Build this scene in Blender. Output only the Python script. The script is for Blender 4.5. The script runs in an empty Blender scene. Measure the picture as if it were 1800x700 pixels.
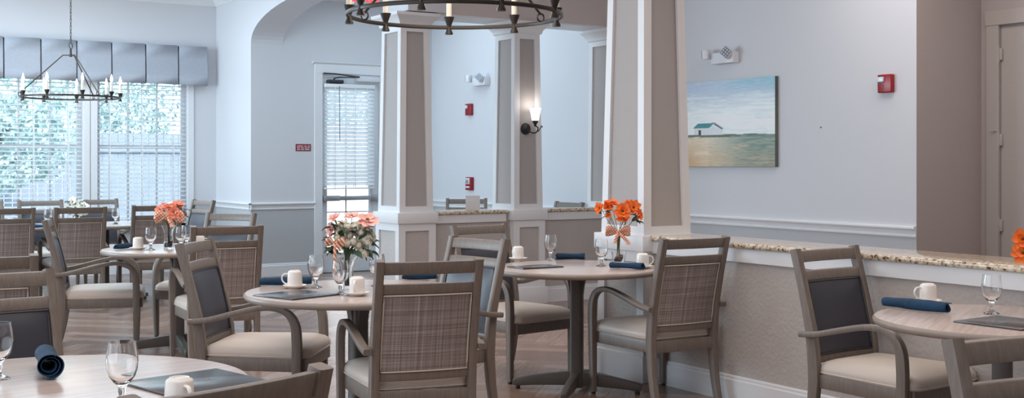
import bpy, bmesh, math, random
from mathutils import Vector, Matrix, noise
R = math.radians
random.seed(7)
S = bpy.context.scene
COL = S.collection

# ------------------------------------------------------------------ camera, world, lights
F_PX, CX, CY, EYE = 2090.0, 900.0, 285.0, 1.5
YAW = math.atan(1330.0 / F_PX)                 # camera turned this far from +Y towards +X
cd = bpy.data.cameras.new('camera'); cam = bpy.data.objects.new('camera', cd); COL.objects.link(cam)
cam.location = (0, 0, EYE); cam.rotation_euler = (R(90), 0, -YAW)
cd.sensor_width = 36; cd.sensor_fit = 'HORIZONTAL'; cd.lens = 36 * F_PX / 1800.0
cd.shift_y = -(350 - CY) / 1800.0; cd.clip_start = 0.05; cd.clip_end = 200
S.camera = cam
S.view_settings.view_transform = 'Standard'; S.view_settings.look = 'None'
S.view_settings.exposure = 0.0; S.view_settings.gamma = 1.0; S.view_settings.use_curve_mapping = False
S.cycles.use_denoising = True
S.cycles.max_bounces = 10; S.cycles.diffuse_bounces = 5; S.cycles.glossy_bounces = 4
S.cycles.transmission_bounces = 10; S.cycles.transparent_max_bounces = 16
S.cycles.sample_clamp_indirect = 6.0; S.cycles.caustics_reflective = False; S.cycles.caustics_refractive = False

W = bpy.data.worlds.new('sky'); S.world = W; W.use_nodes = True
wn = W.node_tree; bg = wn.nodes['Background']
bg.inputs[0].default_value = (0.72, 0.88, 1.0, 1); bg.inputs[1].default_value = 4.6

def lamp(name, kind, loc, rot, power, color, size=None, size_y=None, **kw):
    d = bpy.data.lights.new(name, kind); o = bpy.data.objects.new(name, d); COL.objects.link(o)
    o.location = loc; o.rotation_euler = rot; d.energy = power; d.color = color
    if kind == 'AREA':
        d.shape = 'RECTANGLE'; d.size = size; d.size_y = size_y
    for k, v in kw.items(): setattr(d, k, v)
    return o
lamp('sunlight', 'SUN', (0, 30, 20), (R(50), 0, R(20)), 6.0, (1, 0.97, 0.92), angle=R(1))
# unseen area lamps added as fill: side ones for assumed west windows, others overhead
lamp('west_daylight_fill', 'AREA', (-2.7, 4.2, 1.75), (0, R(-86), 0), 150, (0.80, 0.90, 1.0), 2.9, 8.0)
lamp('bay_daylight_fill', 'AREA', (-2.9, 13.2, 2.2), (0, R(-86), 0), 430, (0.66, 0.86, 1.0), 2.8, 5.6)
lamp('dining_overhead_fill', 'AREA', (2.6, 5.2, 3.7), (0, 0, 0), 165, (1, 0.91, 0.84), 6, 10, spread=R(122))  # added overhead fill without a fixture, like the lamps below
lamp('corridor_overhead_fill', 'AREA', (7.1, 4.6, 3.7), (0, 0, 0), 80, (1, 0.93, 0.90), 1.6, 5)
lamp('hall_overhead_fill', 'AREA', (6.9, 12.8, 3.7), (0, 0, 0), 30, (0.66, 0.86, 1.0), 1.6, 2.6)
lamp('bay_overhead_fill', 'AREA', (2.6, 13.6, 3.7), (0, 0, 0), 120, (0.66, 0.86, 1.0), 4, 3)

def fwd(v): return Vector((math.sin(YAW) * v, math.cos(YAW) * v, 0))

# ------------------------------------------------------------------ materials
def lin(c):
    f = lambda u: u / 12.92 if u <= 0.04045 else ((u + 0.055) / 1.055) ** 2.4
    return tuple(f(x / 255.0) for x in c) + (1,)
MAT = {}
def mat(name, color, rough=0.5, metal=0.0, bump=0.0, bump_scale=200.0, spec=0.5, var=0.0, var_scale=6.0, stretch=None, **kw):
    m = bpy.data.materials.new(name); m.use_nodes = True; MAT[name] = m
    nt = m.node_tree; b = nt.nodes['Principled BSDF']
    col = color if len(color) == 4 else tuple(color) + (1,)
    b.inputs['Base Color'].default_value = col
    b.inputs['Roughness'].default_value = rough; b.inputs['Metallic'].default_value = metal
    b.inputs['Specular IOR Level'].default_value = spec
    if bump or var:
        tc = nt.nodes.new('ShaderNodeTexCoord'); mp = nt.nodes.new('ShaderNodeMapping')
        nt.links.new(tc.outputs['Object'], mp.inputs[0])
        if stretch: mp.inputs['Scale'].default_value = stretch
    if bump:
        n = nt.nodes.new('ShaderNodeTexNoise'); n.inputs['Scale'].default_value = bump_scale; n.inputs['Detail'].default_value = 4
        nt.links.new(mp.outputs[0], n.inputs['Vector'])
        bp = nt.nodes.new('ShaderNodeBump'); bp.inputs['Strength'].default_value = bump; bp.inputs['Distance'].default_value = 0.01
        nt.links.new(n.outputs['Fac'], bp.inputs['Height']); nt.links.new(bp.outputs[0], b.inputs['Normal'])
    if var:
        n2 = nt.nodes.new('ShaderNodeTexNoise'); n2.inputs['Scale'].default_value = var_scale; n2.inputs['Detail'].default_value = 5
        nt.links.new(mp.outputs[0], n2.inputs['Vector'])
        r = nt.nodes.new('ShaderNodeValToRGB')
        r.color_ramp.elements[0].position = 0.3; r.color_ramp.elements[1].position = 0.7
        r.color_ramp.elements[0].color = tuple(c * (1 - var) for c in col[:3]) + (1,)
        r.color_ramp.elements[1].color = tuple(min(1, c * (1 + var)) for c in col[:3]) + (1,)
        nt.links.new(n2.outputs['Fac'], r.inputs[0]); nt.links.new(r.outputs[0], b.inputs['Base Color'])
    for k, v in kw.items(): b.inputs[k.replace('_', ' ')].default_value = v
    return m
def emit(name, color, strength):
    m = bpy.data.materials.new(name); m.use_nodes = True; nt = m.node_tree
    b = nt.nodes['Principled BSDF']; b.inputs['Base Color'].default_value = tuple(color) + (1,)
    b.inputs['Emission Color'].default_value = tuple(color) + (1,); b.inputs['Emission Strength'].default_value = strength
    MAT[name] = m; return m

mat('paint_light', lin((212, 212, 216)), 0.7, bump=0.04, bump_scale=90)
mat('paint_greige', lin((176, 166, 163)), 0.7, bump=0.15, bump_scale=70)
mat('paint_beam', lin((208, 196, 191)), 0.7)
mat('paint_panel', lin((173, 167, 165)), 0.7, bump=0.15, bump_scale=70)
mat('paint_wainscot', lin((184, 184, 187)), 0.7, bump=0.12, bump_scale=80)
mat('stucco', lin((186, 179, 175)), 0.75, bump=0.55, bump_scale=42, var=0.04, var_scale=5)
mat('ceiling_white', lin((232, 232, 232)), 0.8)
mat('trim_white', lin((227, 227, 229)), 0.4)
mat('door_white', lin((226, 229, 233)), 0.4)
mat('door_paint', lin((180, 172, 168)), 0.45)
mat('chair_wood', lin((122, 111, 103)), 0.38, var=0.14, var_scale=9, stretch=(9, 9, 0.9), bump=0.05, bump_scale=60)
mat('table_edge', lin((150, 137, 128)), 0.35, var=0.08, var_scale=10)
mat('pedestal_metal', lin((92, 88, 84)), 0.4, var=0.06, var_scale=12)
mat('vinyl_beige', lin((208, 196, 186)), 0.42, bump=0.03, bump_scale=300)
mat('piping_beige', lin((200, 188, 176)), 0.45)
mat('vinyl_navy', lin((58, 58, 68)), 0.36, bump=0.03, bump_scale=300)
mat('piping_dark', lin((62, 58, 58)), 0.4)
mat('rubber_black', (0.012, 0.012, 0.012), 0.6)
mat('bronze', lin((62, 56, 52)), 0.38, metal=0.55)
mat('bronze_dark', lin((48, 48, 52)), 0.42, metal=0.4)
mat('candle_cream', lin((232, 222, 204)), 0.5)
mat('steel', lin((176, 178, 182)), 0.3, metal=0.8)
mat('black_metal', lin((40, 42, 48)), 0.4)
mat('ceramic', lin((236, 231, 226)), 0.18)
mat('napkin_teal', lin((16, 54, 84)), 0.85, bump=0.4, bump_scale=60, var=0.3, var_scale=14)
mat('menu_black', lin((46, 44, 46)), 0.22, spec=0.8)
mat('menu_print', lin((118, 116, 116)), 0.4)
mat('red_plastic', lin((150, 20, 28)), 0.3)
mat('red_sign', lin((140, 30, 44)), 0.45)
mat('white_plastic', lin((222, 222, 226)), 0.4)
mat('grey_plastic', lin((120, 122, 128)), 0.4)
mat('lens_clear', lin((205, 222, 232)), 0.12)
mat('fabric_grey', lin((170, 174, 184)), 0.9, bump=0.15, bump_scale=150, var=0.04, var_scale=30)
mat('petal_orange', lin((252, 122, 44)), 0.6, var=0.12, var_scale=60)
mat('petal_coral', lin((250, 150, 122)), 0.6, var=0.12, var_scale=60)
mat('petal_pink', lin((246, 190, 180)), 0.6, var=0.12, var_scale=60)
mat('petal_white', lin((252, 247, 236)), 0.6, var=0.05, var_scale=60)
mat('pollen', lin((120, 62, 24)), 0.8)
mat('leaf_green', lin((52, 78, 56)), 0.55, var=0.25, var_scale=50)
mat('stem_green', lin((92, 104, 74)), 0.6)
mat('stone_brown', lin((112, 84, 66)), 0.4, var=0.35, var_scale=35)
mat('blind_white', lin((236, 238, 240)), 0.5)
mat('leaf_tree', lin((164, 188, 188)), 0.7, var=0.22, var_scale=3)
mat('bark', lin((92, 86, 88)), 0.8, var=0.2)
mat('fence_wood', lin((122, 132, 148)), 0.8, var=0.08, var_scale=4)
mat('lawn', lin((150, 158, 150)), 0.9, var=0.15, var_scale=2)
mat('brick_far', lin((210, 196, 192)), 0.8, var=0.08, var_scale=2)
def translucent(name, color, t):
    m = bpy.data.materials.new(name); MAT[name] = m; m.use_nodes = True; nt = m.node_tree; b = nt.nodes['Principled BSDF']
    b.inputs['Base Color'].default_value = color; b.inputs['Roughness'].default_value = 0.5
    tl = nt.nodes.new('ShaderNodeBsdfTranslucent'); tl.inputs[0].default_value = color; mx = nt.nodes.new('ShaderNodeMixShader'); mx.inputs[0].default_value = t
    out = [n for n in nt.nodes if n.type == 'OUTPUT_MATERIAL'][0]
    nt.links.new(b.outputs[0], mx.inputs[1]); nt.links.new(tl.outputs[0], mx.inputs[2]); nt.links.new(mx.outputs[0], out.inputs[0])
translucent('slat_white', lin((246, 248, 250)), 0.62)
emit('bulb_glow', (1.0, 0.95, 0.88), 14.0)
emit('shade_glow', (1.0, 0.96, 0.90), 2.2)
emit('led_red', (0.9, 0.06, 0.06), 1.2)

def weave():
    m = mat('plaid_weave', lin((150, 138, 132)), 0.85)
    nt = m.node_tree; b = nt.nodes['Principled BSDF']; L = nt.links
    tc = nt.nodes.new('ShaderNodeTexCoord')
    outs = []
    for sc in ((330, 1, 2.5), (2.5, 1, 330), (120, 1, 1.5), (1.5, 1, 120)):
        mp = nt.nodes.new('ShaderNodeMapping'); mp.inputs['Scale'].default_value = sc
        L.new(tc.outputs['Object'], mp.inputs[0])
        n = nt.nodes.new('ShaderNodeTexNoise'); n.inputs['Scale'].default_value = 1.0; n.inputs['Detail'].default_value = 1.5
        L.new(mp.outputs[0], n.inputs['Vector']); outs.append(n.outputs['Fac'])
    def math_(op, a, c):
        q = nt.nodes.new('ShaderNodeMath'); q.operation = op
        for i, v in enumerate((a, c)):
            if isinstance(v, float): q.inputs[i].default_value = v
            else: L.new(v, q.inputs[i])
        return q.outputs[0]
    s = math_('ADD', math_('ADD', outs[0], outs[1]), math_('ADD', outs[2], outs[3]))
    s = math_('MULTIPLY', s, 0.25)
    r = nt.nodes.new('ShaderNodeValToRGB'); e = r.color_ramp.elements
    e[0].position = 0.36; e[0].color = lin((108, 98, 96)); e[1].position = 0.66; e[1].color = lin((190, 179, 172))
    x = r.color_ramp.elements.new(0.5); x.color = lin((144, 133, 129))
    L.new(s, r.inputs[0]); L.new(r.outputs[0], b.inputs['Base Color'])
    bp = nt.nodes.new('ShaderNodeBump'); bp.inputs['Strength'].default_value = 0.25; bp.inputs['Distance'].default_value = 0.002
    L.new(s, bp.inputs['Height']); L.new(bp.outputs[0], b.inputs['Normal'])
weave()

def gingham(name, stripes):
    m = mat(name, lin((240, 130, 70)), 0.8); nt = m.node_tree; b = nt.nodes['Principled BSDF']; L = nt.links
    tc = nt.nodes.new('ShaderNodeTexCoord'); fac = []
    for rot in ((0.0,) if stripes else (0.0, R(90))):
        mp = nt.nodes.new('ShaderNodeMapping'); mp.inputs['Rotation'].default_value = (0, rot + R(35), 0)
        L.new(tc.outputs['Object'], mp.inputs[0])
        w = nt.nodes.new('ShaderNodeTexWave'); w.inputs['Scale'].default_value = 11 if stripes else 22; w.bands_direction = 'X'
        L.new(mp.outputs[0], w.inputs['Vector']); fac.append(w.outputs['Fac'])
    v = fac[0]
    if len(fac) == 2:
        q = nt.nodes.new('ShaderNodeMath'); q.operation = 'ADD'; L.new(fac[0], q.inputs[0]); L.new(fac[1], q.inputs[1])
        q2 = nt.nodes.new('ShaderNodeMath'); q2.operation = 'MULTIPLY'; q2.inputs[1].default_value = 0.5; L.new(q.outputs[0], q2.inputs[0]); v = q2.outputs[0]
    r = nt.nodes.new('ShaderNodeValToRGB'); e = r.color_ramp.elements
    e[0].position = 0.30; e[0].color = lin((240, 122, 66)); e[1].position = 0.75; e[1].color = lin((246, 232, 216))
    L.new(v, r.inputs[0]); L.new(r.outputs[0], b.inputs['Base Color'])
gingham('ribbon_gingham', False); gingham('ribbon_stripe', True)

def table_top_mat():
    m = mat('table_laminate', lin((186, 170, 162)), 0.22, spec=0.5)
    nt = m.node_tree; b = nt.nodes['Principled BSDF']; L = nt.links
    tc = nt.nodes.new('ShaderNodeTexCoord'); mp = nt.nodes.new('ShaderNodeMapping'); mp.inputs['Scale'].default_value = (1.2, 22, 1)
    L.new(tc.outputs['Object'], mp.inputs[0]); n = nt.nodes.new('ShaderNodeTexNoise'); n.inputs['Scale'].default_value = 2.2; n.inputs['Detail'].default_value = 6
    L.new(mp.outputs[0], n.inputs['Vector'])
    r = nt.nodes.new('ShaderNodeValToRGB'); e = r.color_ramp.elements
    e[0].position = 0.3; e[0].color = lin((176, 159, 151)); e[1].position = 0.72; e[1].color = lin((199, 183, 175))
    L.new(n.outputs['Fac'], r.inputs[0]); L.new(r.outputs[0], b.inputs['Base Color'])
table_top_mat()

def granite_mat():
    m = mat('granite', lin((190, 172, 150)), 0.10); nt = m.node_tree; b = nt.nodes['Principled BSDF']; L = nt.links
    tc = nt.nodes.new('ShaderNodeTexCoord')
    v = nt.nodes.new('ShaderNodeTexVoronoi'); v.inputs['Scale'].default_value = 120; L.new(tc.outputs['Object'], v.inputs['Vector'])
    n = nt.nodes.new('ShaderNodeTexNoise'); n.inputs['Scale'].default_value = 42; n.inputs['Detail'].default_value = 7; L.new(tc.outputs['Object'], n.inputs['Vector'])
    r = nt.nodes.new('ShaderNodeValToRGB'); e = r.color_ramp.elements
    e[0].position = 0.34; e[0].color = lin((84, 64, 50)); e[1].position = 0.43; e[1].color = lin((190, 168, 140))
    x = r.color_ramp.elements.new(0.60); x.color = lin((224, 210, 190)); L.new(n.outputs['Fac'], r.inputs[0])
    r2 = nt.nodes.new('ShaderNodeValToRGB'); e = r2.color_ramp.elements
    e[0].position = 0.10; e[0].color = lin((52, 44, 40)); e[1].position = 0.16; e[1].color = (1, 1, 1, 1)
    L.new(v.outputs['Color'], r2.inputs[0])
    mx = nt.nodes.new('ShaderNodeMix'); mx.data_type = 'RGBA'; mx.blend_type = 'MULTIPLY'; mx.inputs[0].default_value = 1
    L.new(r.outputs[0], mx.inputs[6]); L.new(r2.outputs[0], mx.inputs[7]); L.new(mx.outputs[2], b.inputs['Base Color'])
granite_mat()

def attr_mat(name, rough, grain=0.0, spec=0.5):
    m = mat(name, (0.5, 0.5, 0.5), rough, spec=spec); nt = m.node_tree; b = nt.nodes['Principled BSDF']; L = nt.links
    a = nt.nodes.new('ShaderNodeVertexColor'); a.layer_name = 'Col'
    if grain:
        u = nt.nodes.new('ShaderNodeUVMap'); mp = nt.nodes.new('ShaderNodeMapping'); mp.inputs['Scale'].default_value = (3, 60, 1)
        L.new(u.outputs[0], mp.inputs[0]); n = nt.nodes.new('ShaderNodeTexNoise'); n.inputs['Scale'].default_value = 1.3; n.inputs['Detail'].default_value = 6
        L.new(mp.outputs[0], n.inputs['Vector'])
        r = nt.nodes.new('ShaderNodeValToRGB'); e = r.color_ramp.elements
        e[0].position = 0.25; e[0].color = (1 - grain, 1 - grain, 1 - grain, 1); e[1].position = 0.75; e[1].color = (1 + grain, 1 + grain, 1 + grain, 1)
        L.new(n.outputs['Fac'], r.inputs[0])
        mx = nt.nodes.new('ShaderNodeMix'); mx.data_type = 'RGBA'; mx.blend_type = 'MULTIPLY'; mx.inputs[0].default_value = 1
        L.new(a.outputs[0], mx.inputs[6]); L.new(r.outputs[0], mx.inputs[7]); L.new(mx.outputs[2], b.inputs['Base Color'])
    else: L.new(a.outputs[0], b.inputs['Base Color'])
    return m
attr_mat('floor_planks', 0.25, 0.32, 0.5)
attr_mat('canvas_paint', 0.6)

def glass_mats():
    m = mat('table_glass', (1, 1, 1), 0.0); b = m.node_tree.nodes['Principled BSDF']
    b.inputs['Transmission Weight'].default_value = 1.0; b.inputs['IOR'].default_value = 1.45
    m = bpy.data.materials.new('window_glass'); MAT['window_glass'] = m; m.use_nodes = True; nt = m.node_tree; nt.nodes.clear()
    out = nt.nodes.new('ShaderNodeOutputMaterial'); mix = nt.nodes.new('ShaderNodeMixShader'); fr = nt.nodes.new('ShaderNodeFresnel')
    tr = nt.nodes.new('ShaderNodeBsdfTransparent'); gl = nt.nodes.new('ShaderNodeBsdfGlossy'); gl.inputs['Roughness'].default_value = 0.02
    fr.inputs[0].default_value = 1.35
    nt.links.new(fr.outputs[0], mix.inputs[0]); nt.links.new(tr.outputs[0], mix.inputs[1]); nt.links.new(gl.outputs[0], mix.inputs[2]); nt.links.new(mix.outputs[0], out.inputs[0])
glass_mats()

# ------------------------------------------------------------------ mesh helpers
class MB:
    """collects geometry; build() links it as ONE mesh object"""
    def __init__(s): s.v = []; s.f = []; s.m = []; s.cur = 0; s.mats = []
    def use(s, name):
        if name not in s.mats: s.mats.append(name)
        s.cur = s.mats.index(name); return s
    def add(s, vs, fs):
        o = len(s.v); s.v += [tuple(v) for v in vs]
        for f in fs: s.f.append(tuple(i + o for i in f)); s.m.append(s.cur)
        return s
    def box(s, a, b):
        (x0, y0, z0), (x1, y1, z1) = [(min(p, q)) for p, q in zip(a, b)], [(max(p, q)) for p, q in zip(a, b)]
        return s.add([(x0,y0,z0),(x1,y0,z0),(x1,y1,z0),(x0,y1,z0),(x0,y0,z1),(x1,y0,z1),(x1,y1,z1),(x0,y1,z1)],
                     [(0,3,2,1),(4,5,6,7),(0,1,5,4),(1,2,6,5),(2,3,7,6),(3,0,4,7)])
    def bbox(s, a, b, r=0.004, seg=2):
        """box with rounded edges"""
        bm = bmesh.new(); bmesh.ops.create_cube(bm, size=1)
        c = [(p + q) / 2 for p, q in zip(a, b)]; d = [abs(q - p) for p, q in zip(a, b)]
        for v in bm.verts: v.co = Vector((v.co.x * d[0] + c[0], v.co.y * d[1] + c[1], v.co.z * d[2] + c[2]))
        r = min(r, min(d) * 0.45)
        bmesh.ops.bevel(bm, geom=bm.edges[:], offset=r, segments=seg, profile=0.5, affect='EDGES')
        s.bm(bm); return s
    def bm(s, bm, mtx=None):
        bm.verts.index_update()
        s.add([(mtx @ v.co if mtx else v.co) for v in bm.verts], [[v.index for v in f.verts] for f in bm.faces]); bm.free(); return s
    def prism(s, pts, z0, z1):
        n = len(pts); vs = [(x, y, z0) for x, y in pts] + [(x, y, z1) for x, y in pts]
        fs = [tuple(range(n - 1, -1, -1)), tuple(range(n, 2 * n))] + [(i, (i + 1) % n, n + (i + 1) % n, n + i) for i in range(n)]
        return s.add(vs, fs)
    def loft(s, rings, cap=True, close=True):
        n = len(rings[0]); vs = [p for r in rings for p in r]; fs = []
        for k in range(len(rings) - 1):
            for i in range(n if close else n - 1):
                j = (i + 1) % n; fs.append((k*n+i, k*n+j, (k+1)*n+j, (k+1)*n+i))
        if cap and close: fs.append(tuple(range(n - 1, -1, -1))); fs.append(tuple((len(rings)-1)*n + i for i in range(n)))
        return s.add(vs, fs)
    def lathe(s, prof, seg=32, c=(0, 0, 0), axis=None, cap=False):
        M = Matrix.Identity(3)
        if axis is not None: M = Vector((0, 0, 1)).rotation_difference(Vector(axis).normalized()).to_matrix()
        rings = []
        for r, z in prof:
            rings.append([M @ Vector((r * math.cos(2*math.pi*i/seg), r * math.sin(2*math.pi*i/seg), z)) + Vector(c) for i in range(seg)])
        return s.loft(rings, cap=cap)
    def sweep(s, path, prof, side=None, cap=True, closed=False):
        """prof: list of (u,v) lists per point or one list; u along side, v along side x tangent"""
        P = [Vector(p) for p in path]; n = len(P); rings = []
        for i in range(n):
            if closed: t = P[(i+1) % n] - P[i-1]
            else: t = P[min(i+1, n-1)] - P[max(i-1, 0)]
            t.normalize()
            sd = Vector(side) if side is not None else (Vector((0,0,1)).cross(t) if abs(t.z) < 0.95 else Vector((1,0,0)))
            sd = (sd - t * sd.dot(t)).normalized(); up = t.cross(sd) * -1
            pr = prof[i] if isinstance(prof[0][0], (list, tuple)) else prof
            rings.append([P[i] + sd * u + up * v for u, v in pr])
        if closed: rings.append(rings[0])
        return s.loft(rings, cap=cap and not closed)
    def tube(s, path, r, seg=8, closed=False, cap=True):
        rr = r if isinstance(r, (list, tuple)) else [r] * len(path)
        pr = [[(q * math.cos(2*math.pi*k/seg), q * math.sin(2*math.pi*k/seg)) for k in range(seg)] for q in rr]
        P = [Vector(p) for p in path]
        # one fixed reference direction keeps the tube from twisting
        d = (P[-1] - P[0]) if not closed else None
        side = None
        if d is not None and d.length > 1e-6:
            d.normalize(); a = min(((abs(d.x), Vector((1,0,0))), (abs(d.y), Vector((0,1,0))), (abs(d.z), Vector((0,0,1)))), key=lambda q: q[0])[1]; side = a
        return s.sweep(path, pr, side=side, closed=closed, cap=cap)
    def ball(s, c, r, sub=2, sq=(1, 1, 1), jitter=0):
        bm = bmesh.new(); bmesh.ops.create_icosphere(bm, subdivisions=sub, radius=r)
        for v in bm.verts:
            if jitter: v.co *= 1 + jitter * noise.noise(v.co * (1.5 / r) + Vector(c) * 9)
            v.co = Vector((v.co.x*sq[0]+c[0], v.co.y*sq[1]+c[1], v.co.z*sq[2]+c[2]))
        return s.bm(bm)
    def mesh(s, name, smooth=True, angle=40):
        me = bpy.data.meshes.new(name); me.from_pydata(s.v, [], s.f); me.update()
        bm = bmesh.new(); bm.from_mesh(me); bmesh.ops.recalc_face_normals(bm, faces=bm.faces); bm.to_mesh(me); bm.free()
        for m in (s.mats or ['trim_white']): me.materials.append(MAT[m])
        for p, k in zip(me.polygons, s.m): p.material_index = k
        if smooth:
            for p in me.polygons: p.use_smooth = True
            try: me.set_sharp_from_angle(angle=R(angle))
            except Exception: pass
        return me
    def build(s, name, parent=None, smooth=True, loc=None, angle=40):
        o = bpy.data.objects.new(name, s.mesh(name, smooth, angle)); COL.objects.link(o)
        if parent: o.parent = parent
        if loc: o.location = loc
        return o
def M_(m): return MB().use(m)
def rrect(w, h, r, k=3):
    out = []
    for cx, cy, a in ((w/2-r, h/2-r, 0), (-w/2+r, h/2-r, 90), (-w/2+r, -h/2+r, 180), (w/2-r, -h/2+r, 270)):
        for i in range(k + 1): t = R(a + 90*i/k); out.append((cx + r*math.cos(t), cy + r*math.sin(t)))
    return out
def smooth_path(P, n=6):
    """Catmull-Rom through the points"""
    P = [Vector(p) for p in P]; out = []
    for i in range(len(P) - 1):
        p0, p1, p2, p3 = P[max(i-1, 0)], P[i], P[i+1], P[min(i+2, len(P)-1)]
        for k in range(n):
            t = k / n
            out.append(0.5*((2*p1)+(p2-p0)*t+(2*p0-5*p1+4*p2-p3)*t*t+(3*p1-p0-3*p2+p3)*t*t*t))
    out.append(P[-1]); return out

def tag(o, label, cat, group=None, kind=None):
    if label: o['label'] = label
    if cat: o['category'] = cat
    if group: o['group'] = group
    if kind: o['kind'] = kind
    return o
def thing(name, label, cat, loc=(0,0,0), rz=0, group=None):
    o = bpy.data.objects.new(name, None); COL.objects.link(o); o.empty_display_size = 0.1
    o.location = loc; o.rotation_euler = (0, 0, rz); return tag(o, label, cat, group)
def struct(o): o['kind'] = 'structure'; return o
def kids(o): return [c for c in bpy.data.objects if c.parent == o]
def dup(root, loc, rz, label, group=None):
    """a copy of a thing with copies of its parts and sub-parts (mesh data shared)"""
    def cp(o, par):
        c = o.copy(); COL.objects.link(c); c.parent = par
        for ch in TREE.setdefault(o.name, kids(o)): cp(ch, c)
        return c
    r = cp(root, None); r.location = loc; r.rotation_euler = (0, 0, rz); r['label'] = label
    if group: r['group'] = group
    return r
TREE = {}

# ------------------------------------------------------------------ the room
XA, XP, YW, YD, YB, CEIL = 5.172, 8.106, 16.244, 14.864, 10.55, 3.80
RAIL0, RAIL1 = 0.876, 0.968
def floor():
    n, w = 6, 0.152; me_v = []; fs = []; cols = []; uvs = []
    ca, sa = math.cos(R(45)), math.sin(R(45))
    pal = [(138, 112, 100), (152, 127, 114), (122, 99, 89), (146, 120, 106), (158, 134, 121), (131, 108, 98)]
    g = 0.0006
    def put(x0, y0, x1, y1, along_x):
        cx, cy = (x0+x1)/2*w, (y0+y1)/2*w
        X, Y = cx*ca - cy*sa + 3, cx*sa + cy*ca + 3
        if not (-3.4 < X < 9.6 and -2.2 < Y < 16.6): return
        c = lin(random.choice(pal)); u0 = random.random()*50; o = len(me_v)
        for a, b in ((x0*w+g, y0*w+g), (x1*w-g, y0*w+g), (x1*w-g, y1*w-g), (x0*w+g, y1*w-g)):
            me_v.append((a*ca - b*sa + 3, a*sa + b*ca + 3, 0.0)); cols.append(c)
            uvs.append((a + u0, b + u0) if along_x else (b + u0, a + u0))
        fs.append((o, o+1, o+2, o+3))
    K = 90
    for i in range(-K, K):
        for j in range(-9, 9):
            x = i + 2*n*j; put(x, i, x + n, i + 1, True)
            c = i + 2*n*j; put(c, i-2*n+1, c+1, i-n+1, False)
    o = len(me_v)
    me_v.extend([(-3.6, -2.4, -0.003), (9.8, -2.4, -0.003), (9.8, 16.8, -0.003), (-3.6, 16.8, -0.003)]); fs.append((o, o+1, o+2, o+3))
    dk = lin((92, 76, 68)); cols.extend([dk]*4); uvs.extend([(0, 0)]*4)
    me_v.extend([(-3.6, -2.4, -0.1), (9.8, -2.4, -0.1), (9.8, 16.8, -0.1), (-3.6, 16.8, -0.1)]); fs.append((o+7, o+6, o+5, o+4)); cols.extend([dk]*4); uvs.extend([(0, 0)]*4)
    me = bpy.data.meshes.new('floor'); me.from_pydata(me_v, [], fs)
    at = me.color_attributes.new('Col', 'FLOAT_COLOR', 'POINT'); at.data.foreach_set('color', [x for c in cols for x in c])
    ul = me.uv_layers.new(name='UVMap')
    for l in me.loops: ul.data[l.index].uv = uvs[l.vertex_index]
    me.materials.append(MAT['floor_planks']); o = bpy.data.objects.new('floor', me); COL.objects.link(o); struct(o)
floor()
struct(M_('ceiling_white').box((-3.4, -2.2, CEIL), (9.6, 16.6, CEIL + 0.12)).build('ceiling', smooth=False))

def two_tone(mb, a, b, lo='paint_wainscot', hi='paint_light', z0=0.0, z1=CEIL, split=RAIL0 + 0.04):
    mb.use(lo).box((a[0], a[1], z0), (b[0], b[1], split)); mb.use(hi).box((a[0], a[1], split), (b[0], b[1], z1)); return mb

# window wall with two openings
WIN = [(2.43, 3.640), (3.822, 5.028)]; WZ0, WZ1 = 0.62, 2.80
w = MB(); yb = YW + 0.22
two_tone(w, (-3.2, YW), (WIN[0][0], yb)); two_tone(w, (WIN[0][1], YW), (WIN[1][0], yb)); two_tone(w, (WIN[1][1], YW), (6.0, yb))
for x0, x1 in WIN:
    w.use('paint_wainscot').box((x0, YW, 0), (x1, yb, WZ0)); w.use('paint_light').box((x0, YW, WZ1), (x1, yb, CEIL))
struct(w.build('wall_north', smooth=False))
for k, (x0, x1) in enumerate(WIN):
    fr = M_('trim_white')
    for a, b in (((x0-0.085, YW-0.022, WZ0-0.02), (x0, YW-0.001, WZ1+0.09)), ((x1, YW-0.022, WZ0-0.02), (x1+0.085, YW-0.001, WZ1+0.09)), ((x0-0.085, YW-0.024, WZ1), (x1+0.085, YW-0.001, WZ1+0.10)),
                 ((x0, YW+0.10, WZ0), (x0+0.055, YW+0.16, WZ1)), ((x1-0.055, YW+0.10, WZ0), (x1, YW+0.16, WZ1)), ((x0, YW+0.10, WZ0), (x1, YW+0.16, WZ0+0.06)), ((x0, YW+0.10, WZ1-0.06), (x1, YW+0.16, WZ1)),
                 ((x0+0.003, YW+0.11, 1.68), (x1-0.003, YW+0.155, 1.73))): fr.bbox(a, b, 0.003, 1)
    for t in (0.36, 0.68):
        xm = x0 + (x1-x0)*t; fr.box((xm-0.011, YW+0.115, WZ0), (xm+0.011, YW+0.15, WZ1))
    wo = struct(fr.build('window_%d' % (k+1)))
    M_('trim_white').bbox((x0-0.10, YW-0.06, WZ0-0.035), (x1+0.10, YW+0.10, WZ0), 0.006).build('window_sill', wo)
    M_('window_glass').box((x0+0.05, YW+0.128, WZ0+0.05), (x1-0.05, YW+0.134, WZ1-0.05)).build('pane', wo, smooth=False)

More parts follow.
